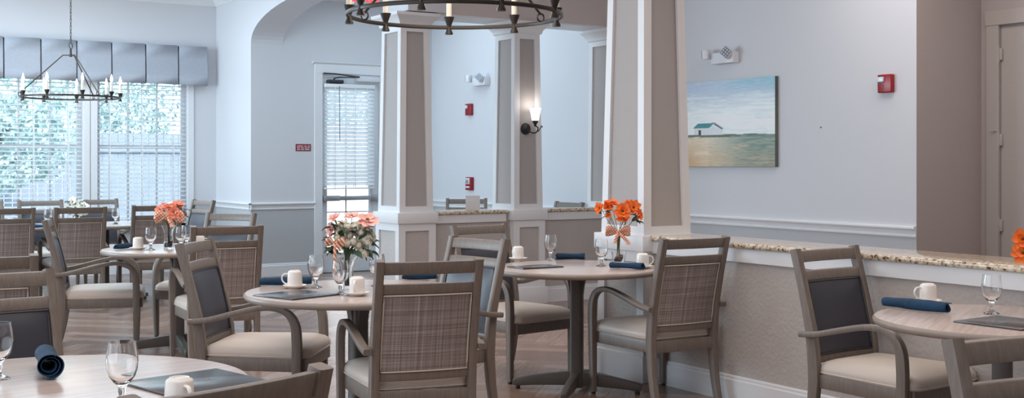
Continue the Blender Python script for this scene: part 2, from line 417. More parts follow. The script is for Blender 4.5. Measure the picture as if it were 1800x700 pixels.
# arch wall (between the window bay and the hall): polygon in Y,Z extruded along X
AX0, AX1 = 5.435, 5.872
def arch_wall():
    y1, y0, zs, zt = YD, 10.95, 3.045, 3.50
    ym, a = (y0+y1)/2, (y1-y0)/2; pts = []
    for i in range(33):
        t = math.pi * i / 32; u, s_ = math.cos(t), math.sin(t)
        # three-centred arch: tight shoulders, flat crown
        pts.append((ym + a*u, zs + (zt-zs) * (s_ ** 0.92)))
    mb = MB()
    mb.use('paint_wainscot').box((AX0, YD, 0), (AX1, YW, RAIL0+0.04)); mb.use('paint_light').box((AX0, YD, RAIL0+0.04), (AX1, YW, CEIL))
    for i in range(32):
        (ya, za), (yb_, zb) = pts[i], pts[i+1]
        vs = [(x, y, z) for x in (AX0, AX1) for y, z in ((ya, za), (yb_, zb), (yb_, CEIL), (ya, CEIL))]
        mb.add(vs, [(0,1,2,3), (7,6,5,4), (0,4,5,1), (2,6,7,3)])
    mb.box((AX0, 10.45, 3.0), (AX1, 10.95, CEIL))
    struct(mb.build('wall_arch', angle=25))
arch_wall()
# door wall
DX0, DX1, DZ = 6.43, 7.285, 2.70
w = MB(); two_tone(w, (AX1, YD), (DX0, YD+0.2)); two_tone(w, (DX1, YD), (XP+0.2, YD+0.2)); w.use('paint_light').box((DX0, YD, DZ), (DX1, YD+0.2, CEIL))
struct(w.build('wall_hall', smooth=False))
w = MB(); two_tone(w, (XP, 6.504), (XP+0.2, YD)); struct(w.build('wall_east', smooth=False))
XD = 8.956
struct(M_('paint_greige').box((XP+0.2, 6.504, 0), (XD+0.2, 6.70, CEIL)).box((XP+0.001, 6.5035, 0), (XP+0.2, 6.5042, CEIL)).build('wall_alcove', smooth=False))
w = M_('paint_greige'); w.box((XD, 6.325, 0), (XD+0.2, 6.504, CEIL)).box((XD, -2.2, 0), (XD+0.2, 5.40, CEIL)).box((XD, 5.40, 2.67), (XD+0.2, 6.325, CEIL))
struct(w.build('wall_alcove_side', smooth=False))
struct(M_('paint_light').box((-3.4, -2.2, 0), (-3.2, 16.5, CEIL)).build('wall_west', smooth=False))
struct(M_('paint_light').box((-3.4, -2.4, 0), (9.2, -2.2, CEIL)).build('wall_south', smooth=False))

def chair_rail(name, axis, a, b, at, sgn):
    """moulded rail: axis 'x' runs in x on plane y=at, 'y' runs in y on plane x=at; sgn = outward direction"""
    pr = [(0, RAIL0), (0.012, RAIL0), (0.014, RAIL0+0.014), (0.009, RAIL0+0.02), (0.012, RAIL0+0.045), (0.024, RAIL0+0.062), (0.034, RAIL0+0.07), (0.034, RAIL0+0.082), (0.026, RAIL1), (0, RAIL1)]
    mb = M_('trim_white'); rings = []
    for t in (a, b): rings.append([((t, at + sgn*d, z) if axis == 'x' else (at + sgn*d, t, z)) for d, z in pr])
    mb.loft(rings); struct(mb.build(name, angle=30))
chair_rail('trim_1', 'x', AX0-0.034, 6.325, YD, -1); chair_rail('trim_2', 'y', YD-0.034, YW, AX0, -1)
chair_rail('trim_3', 'y', 6.504, YD, XP, -1); chair_rail('trim_4', 'x', 7.42, XP, YD, -1); chair_rail('trim_5', 'x', -3.2, 2.34, YW, -1)
def baseboard(name, axis, a, b, at, sgn, h=0.165, t=0.018):
    pr = [(0, 0.0), (t, 0.0), (t, h-0.03), (t*0.7, h-0.022), (t*0.7, h-0.008), (t*0.4, h), (0, h)]
    mb = M_('trim_white'); rings = [[((q, at + sgn*d, z) if axis == 'x' else (at + sgn*d, q, z)) for d, z in pr] for q in (a, b)]
    mb.loft(rings); struct(mb.build(name, angle=30))
baseboard('baseboard_north', 'x', -3.2, AX0, YW, -1); baseboard('baseboard_bay', 'y', YD-0.018, YW, AX0, -1)
baseboard('baseboard_hall', 'x', AX0-0.018, 6.315, YD, -1); baseboard('baseboard_east', 'y', 6.504, YD, XP, -1)
baseboard('baseboard_counter', 'y', -2.2, 6.34, XA, -1); baseboard('baseboard_partition', 'x', 5.72, XP, YB, -1)
def crown(name, axis, a, b, at, sgn):
    pr = [(0, 3.67), (0.014, 3.67), (0.02, 3.69), (0.05, 3.72), (0.085, 3.765), (0.092, 3.785), (0.105, 3.80), (0, 3.80)]
    rings = [[((q, at + sgn*d, z) if axis == 'x' else (at + sgn*d, q, z)) for d, z in pr] for q in (a, b)]
    struct(M_('trim_white').loft(rings).build(name, angle=30))
crown('trim_6', 'x', -3.2, AX0, YW, -1); crown('trim_7', 'y', 10.5, YW, AX0, -1); crown('trim_8', 'x', AX1, XP, YD, -1)

# half walls with granite tops, the beams above
WA = 0.30
struct(M_('stucco').box((XA, -2.2, 0), (XA+WA, 6.36, 0.9645)).build('wall_counter', smooth=False))
struct(M_('trim_white').bbox((XA-0.022, -2.2, 0.877), (XA-0.0005, 6.34, 0.9645), 0.003, 1).build('trim_9'))
struct(M_('stucco').box((5.72, YB, 0), (XP, YB+WA, 0.9645)).build('wall_partition', smooth=False))
ap = M_('trim_white')
for x0, x1 in ((5.76, 6.63), (7.09, 7.955)): ap.bbox((x0, YB-0.022, 0.877), (x1, YB-0.0005, 0.9645), 0.003, 1)
struct(ap.build('trim_10'))
struct(M_('paint_beam').box((AX1, 10.53, 3.0), (XP, 10.97, CEIL)).build('wall_beam', smooth=False))
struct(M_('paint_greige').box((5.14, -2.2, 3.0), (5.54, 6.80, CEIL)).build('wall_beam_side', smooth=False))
struct(M_('trim_white').box((AX0+0.002, 10.53, 2.985), (XP-0.001, 10.97, 2.9995)).build('trim_11', smooth=False))
def granite(a, b, label):
    o = M_('granite').bbox(a, b, 0.014, 3).build('granite_countertop'); tag(o, label, 'countertop')
granite((XA-0.045, -2.15, 0.965), (XA+WA+0.09, 6.33, 1.0), 'long speckled granite countertop on the half wall beside the round dining tables')
granite((5.775, YB-0.045, 0.965), (6.65, YB+WA+0.06, 1.0), 'short granite ledge between the two farther square columns, fully in view')
granite((7.08, YB-0.045, 0.965), (7.955, YB+WA+0.06, 1.0), 'short granite ledge between the sconce column and the pilaster on the wall')

def paneled(mb_f, mb_p, q, il, ir, ib, it, depth):
    """q: outer corners bl, br, tr, tl; a frame with a recessed panel"""
    bl, br, tr, tl = [Vector(p) for p in q]; n = (br-bl).cross(tl-bl).normalized()
    def at(u, v): return (bl*(1-u)+br*u)*(1-v) + (tl*(1-u)+tr*u)*v
    wb, wt, h = (br-bl).length, (tr-tl).length, (tl-bl).length
    v0, v1 = ib/h, 1-it/h
    wa, wc = wb + (wt-wb)*v0, wb + (wt-wb)*v1
    inn = [at(il/wa, v0), at(1-ir/wa, v0), at(1-ir/wc, v1), at(il/wc, v1)]
    rec = [p - n*depth for p in inn]
    mb_f.add([bl, br, tr, tl] + inn + rec, [(0,1,5,4),(1,2,6,5),(2,3,7,6),(3,0,4,7),(4,5,9,8),(5,6,10,9),(6,7,11,10),(7,4,8,11)])
    mb_p.add([p + n*0.0005 for p in rec], [(0,1,2,3)])
def column(cx, cy, wx, wy, tx, ty, label, zt=2.9, cap=True):
    """square tapered column: pedestal, band, tapered shaft with recessed painted panels, moulded cap"""
    root = thing('square_column', label, 'column', (cx, cy, 0))
    def rect(hx, hy, z): return [(-hx, -hy, z), (hx, -hy, z), (hx, hy, z), (-hx, hy, z)]
    def faces(b0, b1): return [(b0[i], b0[(i+1) % 4], b1[(i+1) % 4], b1[i]) for i in range(4)]
    px, py = wx/2 + 0.018, wy/2 + 0.018
    ped, pp = M_('trim_white'), []
    for q in faces(rect(px, py, 0.18), rect(px, py, 0.89)):
        p = M_('stucco'); wi = min(0.075, (Vector(q[1])-Vector(q[0])).length*0.3); paneled(ped, p, q, wi, wi, 0.07, 0.075, 0.018); pp.append(p)
    ped.build('pedestal', root, smooth=False)
    for p in pp: p.build('pedestal_panel', root, smooth=False)
    M_('trim_white').bbox((-px-0.022, -py-0.022, 0), (px+0.022, py+0.022, 0.18), 0.005).build('plinth', root)
    M_('trim_white').bbox((-px-0.020, -py-0.020, 0.89), (px+0.020, py+0.020, 0.998), 0.004).build('band', root)
    sh, sp = M_('trim_white'), []
    for q in faces(rect(wx/2, wy/2, 0.998), rect(tx/2, ty/2, zt)):
        p = M_('paint_panel'); wi = min(0.066, (Vector(q[1])-Vector(q[0])).length*0.3); paneled(sh, p, q, wi, wi, 0.06, 0.10, 0.02); sp.append(p)
    sh.build('shaft', root, smooth=False)
    for p in sp: p.build('shaft_panel', root, smooth=False)
    mb = M_('trim_white'); rings = []
    for d, z in ((0.004, zt-0.16), (0.012, zt-0.158), (0.012, zt-0.13), (0.004, zt-0.125), (0.004, zt-0.045), (0.02, zt-0.035), (0.024, zt-0.01), (0.055, zt+0.03), (0.082, zt+0.055), (0.086, zt+0.075), (0.086, zt+0.0845), (0, zt+0.0845)):
        rings.append(rect(tx/2+d, ty/2+d, z))
    mb.loft(rings[4:]).build('capital', root, angle=30)
    return root
column(5.10+0.21, 6.345+0.24, 0.42, 0.48, 0.35, 0.40, 'tallest looking square tapered column at the end of the long granite countertop')
column(5.365+0.185, 10.49+0.24, 0.38, 0.48, 0.32, 0.42, 'square tapered column nearest the glass exit door, at the corner of the partition')
column(6.705+0.175, 10.49+0.215, 0.36, 0.44, 0.315, 0.385, 'square tapered column carrying the lit wall sconce')
column(8.030, 10.49+0.23, 0.10, 0.46, 0.085, 0.40, 'white pilaster column against the wall, mostly hidden behind the big near column')

# ------------------------------------------------------------------ doors
def exit_door():
    d = M_('door_white')
    z0, z1, g0, g1, h0, h1 = 0.008, 2.655, 6.515, 7.15, 0.27, 2.50
    for a, b in (((DX0+0.004, YD+0.03, z0), (g0, YD+0.075, z1)), ((g1, YD+0.03, z0), (DX1-0.004, YD+0.075, z1)), ((g0, YD+0.03, z0), (g1, YD+0.075, h0)), ((g0, YD+0.03, h1), (g1, YD+0.075, z1))): d.box(a, b)
    for a, b in (((g0-0.02, YD+0.022, h0-0.02), (g0, YD+0.03, h1+0.02)), ((g1, YD+0.022, h0-0.02), (g1+0.02, YD+0.03, h1+0.02)), ((g0, YD+0.022, h0-0.02), (g1, YD+0.03, h0)), ((g0, YD+0.022, h1), (g1, YD+0.03, h1+0.02))): d.bbox(a, b, 0.003, 1)
    o = struct(d.build('door_1', smooth=False))
    M_('window_glass').box((g0, YD+0.05, h0), (g1, YD+0.056, h1)).build('pane', o, smooth=False)
    m = M_('door_white'); m.box((6.795, YD+0.044, h0), (6.812, YD+0.062, h1))
    for z in (0.82, 1.38, 1.94): m.box((g0, YD+0.044, z-0.009), (g1, YD+0.062, z+0.009))
    m.build('muntins', o, smooth=False)
    c = M_('trim_white')
    for a, b in (((6.315, YD-0.022, 0), (DX0, YD-0.001, DZ)), ((DX1, YD-0.022, 0), (7.42, YD-0.001, DZ)), ((6.315, YD-0.026, DZ-0.005), (7.42, YD-0.001, DZ+0.118)),
                 ((DX0-0.002, YD, 0.0), (DX0+0.002, YD+0.19, DZ)), ((DX1-0.002, YD, 0), (DX1+0.002, YD+0.19, DZ)), ((DX0, YD, DZ-0.04), (DX1, YD+0.19, DZ-0.0005))): c.bbox(a, b, 0.003, 1)
    pr = [(0, DZ+0.118), (0.026, DZ+0.118), (0.05, DZ+0.138), (0.05, DZ+0.148), (0, DZ+0.148)]
    c.loft([[(q, YD - dd, z) for dd, z in pr] for q in (6.285, 7.45)])
    c.build('door_casing', o, angle=30)
    M_('black_metal').box((DX0, YD-0.01, 0.0), (DX1, YD+0.19, 0.007)).build('threshold', o, smooth=False)
    b = M_('steel'); zc = 1.01; b.bbox((6.44, YD-0.03, zc-0.03), (7.27, YD+0.005, zc+0.03), 0.006).bbox((6.445, YD-0.035, zc-0.038), (6.68, YD+0.028, zc+0.038), 0.006)
    b.bbox((7.14, YD-0.035, zc-0.04), (7.275, YD+0.028, zc+0.04), 0.006).build('push_bar', o)
    k = M_('black_metal'); k.bbox((6.50, YD-0.05, 2.565), (6.73, YD+0.028, 2.612), 0.012, 3); k.bbox((6.58, YD-0.05, 2.605), (6.60, YD-0.03, 2.635), 0.003); 
    k.tube([(6.59, YD-0.035, 2.632), (6.66, YD-0.07, 2.648), (6.93, YD-0.10, 2.652)], 0.008)
    k.tube([(6.44, YD-0.03, 2.695), (6.60, YD-0.05, 2.69), (6.94, YD-0.10, 2.655)], 0.010).build('door_closer', o)
    M_('white_plastic').bbox((6.93, YD-0.06, 2.60), (7.27, YD+0.028, 2.665), 0.006).build('closer_box', o)
exit_door()
def alcove_door():
    d = M_('door_paint').box((XD+0.018, 5.404, 0.01), (XD+0.06, 6.321, 2.665)); o = struct(d.build('door_2', smooth=False))
    c = M_('door_paint')
    for a, b in (((XD-0.020, 6.325, 0), (XD-0.0005, 6.445, 2.67)), ((XD-0.020, 5.28, 0), (XD-0.0005, 5.40, 2.67)), ((XD-0.024, 5.27, 2.668), (XD-0.0005, 6.455, 2.80))): c.bbox(a, b, 0.003, 1)
    c.build('door_casing', o)
    for z in (2.42, 1.69, 0.96, 0.2):
        h = M_('door_paint'); h.lathe([(0.011, -0.06), (0.011, 0.06), (0.004, 0.066), (0.0, 0.066)], 10, (XD-0.008, 6.332, z)); h.bbox((XD-0.006, 6.30, z-0.05), (XD+0.018, 6.345, z+0.05), 0.002)
        h.lathe([(0.013, -0.07), (0.013, -0.055)], 10, (XD-0.008, 6.332, z), cap=True).lathe([(0.013, 0.055), (0.013, 0.07)], 10, (XD-0.008, 6.332, z), cap=True)
        if abs(z - 1.69) < 0.01: h.tube([(XD-0.008, 6.332, z+0.075), (XD-0.03, 6.35, z+0.08), (XD-0.055, 6.38, z+0.078)], 0.006)
        h.build('hinge', o)
alcove_door()

# ------------------------------------------------------------------ blinds and valance
def blind(x0, x1, z0, z1, pitch, y, depth, tilt, label, wand=None, sag=0.0):
    root = thing('window_blind', label, 'blind', ((x0+x1)/2, y, z1))
    hw = (x1-x0)/2; H = z1-z0
    M_('blind_white').bbox((-hw, -depth/2-0.004, -0.05), (hw, depth/2+0.004, 0.0), 0.004).build('head_rail', root)
    s = M_('slat_white'); n = int((H-0.09)/pitch); t = R(tilt)
    for i in range(n):
        zc = -0.075 - i*pitch; pts = []
        for k in range(5):
            u = -depth/2 + depth*k/4; bow = 0.004*(1-(2*u/depth)**2)
            pts.append((u*math.cos(t) - bow*math.sin(t), u*math.sin(t) + bow*math.cos(t)))
        dz = (sag * (i/n)**2)
        s.add([(-hw, a, zc+b) for a, b in pts] + [(hw, a, zc+b-dz*0.0) for a, b in pts] + [(-hw, a, zc+b-0.003) for a, b in pts] + [(hw, a, zc+b-0.003) for a, b in pts],
              [(k, k+1, 6+k, 5+k) for k in range(4)] + [(11+k, 10+k, 15+k, 16+k) for k in range(4)] + [(0,5,15,10), (9,4,14,19)])
    s.build('slats', root)
    zb = -0.075 - n*pitch
    b = M_('blind_white'); b.bbox((-hw, -depth/2, zb-0.022), (hw, depth/2, zb-0.002), 0.004); b.build('bottom_rail', root)
    c = M_('blind_white')
    for q in ((-0.72, 0, 0.72) if hw > 0.5 else (-0.6, 0.2, 0.7)):
        for yy in (-depth/2-0.002, depth/2+0.002): c.box((q*hw-0.006, yy-0.0006, zb), (q*hw+0.006, yy+0.0006, -0.03))
    c.build('ladder_tape', root, smooth=False)
    if wand: M_('grey_plastic').tube([(wand, -depth/2-0.02, -0.03), (wand+0.004, -depth/2-0.024, -0.03-0.74)], 0.006).build('tilt_wand', root)
    return root
blind(WIN[0][0]+0.008, WIN[0][1]-0.008, WZ0+0.012, WZ1-0.005, 0.060, YW+0.055, 0.056, 16, 'wide white slatted blind in the bay window partly behind the chandelier')
blind(WIN[1][0]+0.008, WIN[1][1]-0.008, WZ0+0.012, WZ1-0.005, 0.060, YW+0.055, 0.056, 16, 'wide white slatted blind in the bay window next to the corner of the room')
blind(6.455, 7.19, 1.10, 2.555, 0.053, YD-0.026, 0.05, 63, 'narrow white slatted blind hanging over the glass of the exit door', wand=-0.17)
def valance():
    mb = M_('fabric_grey'); x_end = 5.265; seams = [x_end - 0.40 - 0.444*i for i in range(7)]
    prof = [(1.90, YW-0.005), (1.90, YW-0.13)]
    for s_ in sorted(seams): prof += [(s_-0.008, YW-0.13), (s_-0.045, YW-0.07), (s_+0.045, YW-0.07), (s_+0.008, YW-0.13)]
    prof += [(x_end, YW-0.13), (x_end+0.02, YW-0.005)]
    n = len(prof); H0, H1 = 2.565, 3.09
    rings = []
    for k, z in enumerate((H0, 2.70, 2.9, H1)):
        fl = (H1-z)/(H1-H0)*0.02
        rings.append([(x, y - (fl if y < YW-0.1 else 0) + 0.004*math.sin(9*x+3*z), z - (0.012*math.sin(x*14)**2 if k == 0 else 0)) for x, y in prof])
    mb.loft(rings, cap=False, close=False)
    mb.box((1.90, YW-0.125, H1-0.012), (x_end+0.005, YW-0.005, H1-0.002))
    o = mb.build('window_valance', angle=35)
    md = o.modifiers.new('thick', 'SOLIDIFY'); md.thickness = 0.006
    tag(o, 'grey box-pleated fabric valance across the top of the bay windows', 'valance')
valance()

# ------------------------------------------------------------------ outside the windows
def outside():
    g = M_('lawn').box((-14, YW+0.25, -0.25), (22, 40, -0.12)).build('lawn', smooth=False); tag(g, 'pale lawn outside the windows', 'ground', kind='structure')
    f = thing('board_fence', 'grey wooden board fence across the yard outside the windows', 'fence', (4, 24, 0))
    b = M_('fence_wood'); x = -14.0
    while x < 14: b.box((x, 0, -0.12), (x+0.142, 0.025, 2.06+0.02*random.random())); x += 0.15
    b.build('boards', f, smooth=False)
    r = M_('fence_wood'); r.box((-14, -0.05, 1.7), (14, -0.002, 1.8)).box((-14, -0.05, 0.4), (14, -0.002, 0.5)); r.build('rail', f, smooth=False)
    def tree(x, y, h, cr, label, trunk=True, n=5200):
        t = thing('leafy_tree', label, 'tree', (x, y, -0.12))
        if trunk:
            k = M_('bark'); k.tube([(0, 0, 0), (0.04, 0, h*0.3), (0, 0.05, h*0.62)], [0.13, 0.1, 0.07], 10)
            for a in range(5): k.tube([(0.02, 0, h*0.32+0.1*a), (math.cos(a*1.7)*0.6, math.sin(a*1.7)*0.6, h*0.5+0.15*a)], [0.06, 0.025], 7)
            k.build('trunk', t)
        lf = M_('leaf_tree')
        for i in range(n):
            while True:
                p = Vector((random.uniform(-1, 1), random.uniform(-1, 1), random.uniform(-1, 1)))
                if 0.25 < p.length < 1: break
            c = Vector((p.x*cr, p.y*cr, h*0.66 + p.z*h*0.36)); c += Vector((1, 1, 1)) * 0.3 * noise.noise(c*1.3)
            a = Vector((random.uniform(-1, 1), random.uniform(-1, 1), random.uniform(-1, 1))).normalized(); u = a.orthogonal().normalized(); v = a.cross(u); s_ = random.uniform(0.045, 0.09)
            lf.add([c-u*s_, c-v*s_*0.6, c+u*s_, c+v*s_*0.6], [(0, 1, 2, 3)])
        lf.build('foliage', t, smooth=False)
    tree(3.2, 21.6, 3.4, 1.7, 'leafy yard tree standing in front of the fence, seen through the blinds')
    tree(1.2, 27.0, 5.0, 2.2, 'big leafy tree beyond the fence behind the window nearer the chandelier', n=7500)
    tree(6.0, 27.2, 4.6, 2.2, 'big leafy tree beyond the fence behind the window by the room corner', n=7500)
    tree(10.8, 26.8, 4.2, 1.9, 'leafy tree beyond the fence at the far end of the yard', n=4500)
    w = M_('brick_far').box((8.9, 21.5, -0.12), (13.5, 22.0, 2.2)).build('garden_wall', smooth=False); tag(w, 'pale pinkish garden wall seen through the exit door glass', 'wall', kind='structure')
outside()

# ------------------------------------------------------------------ dining chairs
def yp(z):
    """y of the rear post centre at height z"""
    P = ((0, -0.292), (0.10, -0.270), (0.22, -0.252), (0.36, -0.243), (0.48, -0.246), (0.62, -0.262), (0.80, -0.298), (1.03, -0.352))
    for (a, b), (c, d) in zip(P, P[1:]):
        if z <= c: t = (z-a)/(c-a); return b + (d-b)*t
    return P[-1][1]
def make_chair(label):
    root = thing('dining_chair', label, 'chair', group='dining chairs')
    wd = 'chair_wood'
    for s_ in (-1, 1):
        zs = [0.014, 0.06, 0.12, 0.2, 0.28, 0.36, 0.44, 0.52, 0.62, 0.72, 0.82, 0.92, 1.03]
        prof = [rrect(0.036 + 0.004*min(1, z/0.4), 0.040 + 0.014*math.exp(-((z-0.42)/0.25)**2), 0.006, 2) for z in zs]
        P = [(s_*0.232, yp(z), z) for z in zs]
        lg = M_(wd).sweep(P, prof, side=(1, 0, 0)).build('back_post', root)
        M_('rubber_black').lathe([(0.0, 0), (0.015, 0.0), (0.015, 0.02), (0.0, 0.02)], 12, (s_*0.232, yp(0.0), 0)).build('foot_glide', lg)
        # bent armrest running into the front leg
        A = smooth_path([(s_*0.272, -0.292, 0.600), (s_*0.273, -0.20, 0.612), (s_*0.275, -0.08, 0.647), (s_*0.277, 0.04, 0.678), (s_*0.278, 0.125, 0.682), (s_*0.278, 0.190, 0.655), (s_*0.278, 0.225, 0.595), (s_*0.277, 0.234, 0.50), (s_*0.276, 0.234, 0.42)], 5)
        n = len(A); pr = [rrect(0.040, 0.030 + 0.016*min(1, max(0, (i/n-0.45)/0.35)), 0.007, 2) for i in range(n)]
        M_(wd).sweep(A, pr, side=(1, 0, 0)).build('armrest', root)
        fl = M_(wd).sweep([(s_*0.276, 0.234, 0.421), (s_*0.275, 0.233, 0.25), (s_*0.272, 0.231, 0.014)], [rrect(0.040, 0.046, 0.007, 2), rrect(0.038, 0.043, 0.007, 2), rrect(0.032, 0.034, 0.006, 2)], side=(1, 0, 0)).build('front_leg', root)
        M_('rubber_black').lathe([(0.0, 0), (0.014, 0.0), (0.014, 0.02), (0.0, 0.02)], 12, (s_*0.272, 0.231, 0)).build('foot_glide', fl)
    # seat frame
    fr = M_(wd)
    out = [(-0.215, -0.25), (0.215, -0.25), (0.252, 0.262), (-0.252, 0.262)]
    def rail(p, q, t=0.026):
        a, b = Vector((p[0], p[1], 0.365)), Vector((q[0], q[1], 0.365)); fr.sweep([a, b], rrect(t, 0.072, 0.004, 2))
    for i in range(4): rail(out[i], out[(i+1) % 4])
    fr.build('seat_frame', root)
    # seat cushion
    cu = M_('vinyl_beige'); ol = []
    bx = [(-0.228, -0.235, 0.05), (0.228, -0.235, 0.05), (0.268, 0.285, 0.07), (-0.268, 0.285, 0.07)]
    for i in range(4):
        p, q, r_ = Vector(bx[i-1][:2]), Vector(bx[i][:2]), Vector(bx[(i+1) % 4][:2]); rad = bx[i][2]
        a = q + (p-q).normalized()*rad; b = q + (r_-q).normalized()*rad
        for k in range(6): t = k/5; ol.append(a*(1-t)**2 + q*2*t*(1-t) + b*t*t)
    c = Vector((0, 0.02)); rings = []
    for sc, z in ((0.985, 0.400), (1.0, 0.410), (1.006, 0.428), (0.985, 0.447), (0.93, 0.463), (0.80, 0.478), (0.6, 0.487), (0.35, 0.491), (0.1, 0.492)):
        rings.append([((c + (p-c)*sc).x, (c + (p-c)*sc).y, z) for p in ol])
    seat = cu.loft(rings).build('seat', root, angle=60)
    M_('piping_beige').tube([((c+(p-c)*1.004).x, (c+(p-c)*1.004).y, 0.411) for p in ol], 0.0045, 6, closed=True).build('piping', seat)
    # back rails (bowed a little) and the upholstered back
    def brail(z0, z1, th, nm, bow=0.014):
        mb = M_(wd); rings = []; k = 9
        for i in range(k):
            u = -1 + 2*i/(k-1); x = u*0.214; dy = -bow*(1-u*u)
            prof = rrect(th, z1-z0, 0.005, 2); zc = (z0+z1)/2
            rings.append([(x, yp(zc+b) + dy + a, zc + b) for a, b in prof])
        mb.loft(rings).build(nm, root)
    brail(0.962, 1.022, 0.026, 'top_rail'); brail(0.868, 0.918, 0.026, 'middle_rail'); brail(0.452, 0.492, 0.026, 'bottom_rail')
    z0, z1, hw = 0.492, 0.868, 0.212
    def pad(mname, nm, sgn, off, puff):
        mb = M_(mname); nx, nz = 13, 13; vs = []; fs = []
        for j in range(nz):
            for i in range(nx):
                u, v = -1 + 2*i/(nx-1), -1 + 2*j/(nz-1); x = u*hw; z = (z0+z1)/2 + v*(z1-z0)/2
                pf = puff * (1-abs(u)**4)*(1-abs(v)**4); vs.append((x, yp(z) - 0.014*(1-u*u) + sgn*(off+pf), z))
        for j in range(nz-1):
            for i in range(nx-1): a = j*nx+i; fs.append((a, a+1, a+nx+1, a+nx))
        mb.add(vs, fs)
        edge = [i for i in range(nx)] + [j*nx+nx-1 for j in range(1, nz)] + [(nz-1)*nx+i for i in range(nx-2, -1, -1)] + [j*nx for j in range(nz-2, 0, -1)]
        back = [(vs[i][0], vs[i][1] - sgn*off, vs[i][2]) for i in edge]; o_ = len(mb.v); mb.v += back
        for k in range(len(edge)): k2 = (k+1) % len(edge); mb.f.append((edge[k], edge[k2], o_+k2, o_+k)); mb.m.append(mb.cur)
        p = mb.build(nm, root, angle=50)
        ins = [(vs[i][0]*0.97, vs[i][1]+sgn*0.003, (z0+z1)/2+(vs[i][2]-(z0+z1)/2)*0.975) for i in edge]
        M_('piping_dark' if sgn > 0 else 'piping_beige').tube(ins, 0.004, 6, closed=True).build('piping', p)
        return p
    a = pad('vinyl_navy', 'back_cushion', 1, 0.012, 0.014); a['label'] = 'dark navy vinyl inner back'
    b = pad('plaid_weave', 'back_cover', -1, 0.012, 0.006); b['label'] = 'taupe plaid woven outer back'
    return root
def rt(a): return Vector((math.cos(a), math.sin(a), 0))
def atz(x, y, z):
    a, b = (x-CX)/F_PX, (CY-y)/F_PX; d = (z-EYE)/b
    return Vector(((math.sin(YAW)+math.cos(YAW)*a)*d, (math.cos(YAW)-math.sin(YAW)*a)*d, z))
# back centre (x, y at the top of the back) and the direction the chair faces
CH = [
 ((2.68, 4.93), 77, 'plaid-backed dining chair at the front of the white-flower table'),
 ((4.84, 5.52), 88, 'plaid-backed dining chair at the orange-flower table, beside the granite half wall'),
 ((4.858, 4.495), -86, 'dark-backed dining chair facing the table with the long blue napkin by the half wall'),
 ((2.16, 6.84), -38, 'dark-backed dining chair beside the white-flower table, beige seat and curved arm in full view'),
 ((3.70, 6.19), 190, 'dark-backed dining chair tucked between the white-flower and orange-flower tables'),
 ((4.49, 7.51), -82, 'dark-backed dining chair on the far side of the orange-flower table by the partition'),
 ((1.99, 10.12), -16, 'dining chair in side profile with curved arms, alone at the end of the coral-flower table'),
 ((2.88, 8.36), 82, 'dining chair with warm lit plaid back pulled up to the front of the coral-flower table'),
 ((3.62, 10.40), 216, 'dark-backed dining chair at the coral-flower table, half behind a plaid-backed one'),
 ((2.82, 12.68), 88, 'dining chair with plaid back at the window table, middle one of the near row'),
 ((2.14, 12.80), 88, 'dining chair with plaid back at the window table, near row, farthest from the door'),
 ((3.64, 12.82), 84, 'dining chair with plaid back at the window table, near row, behind the coral-flower table'),
 ((2.90, 15.16), -90, 'dining chair with its back to the window, below the chandelier by the bays'),
 ((3.57, 15.22), -90, 'dining chair with its back to the windows, in front of the post between them'),
 ((2.22, 15.14), -90, 'dining chair with its back to the window, only a rail and post inside the picture'),
 ((4.60, 14.20), 190, 'dark-backed dining chair at the end of the window table, by the room corner'),
 ((0.825, 5.34), -80, 'dining chair with dark back facing the big near table with the rolled napkin'),
 ((0.93, 6.30), 80, 'dining chair of which only rails and a strip of plaid show above the dark-backed one'),
 ((0.845, 2.415), 108, 'nearest dining chair, only its top rail and post showing past the black menu'),
 ((2.86, 1.945), -101, 'near dining chair with only its slatted top showing below the granite half wall'),
 ((7.58, 12.98), 238, 'dining chair behind the partition, its top rail showing beside the small blank white card'),
 ((7.93, 11.22), 182, 'dining chair behind the partition, its rail showing between sconce column and pilaster'),
]
proto = None
for (x, y), face, label in CH:
    f = rt(R(face)); loc = Vector((x, y, 0)) + f*0.415
    if proto is None: proto = make_chair(label); proto.scale = (1.04, 1.18, 1.01); proto.location = loc; proto.rotation_euler = (0, 0, R(face-90))
    else: dup(proto, loc, R(face-90), label)

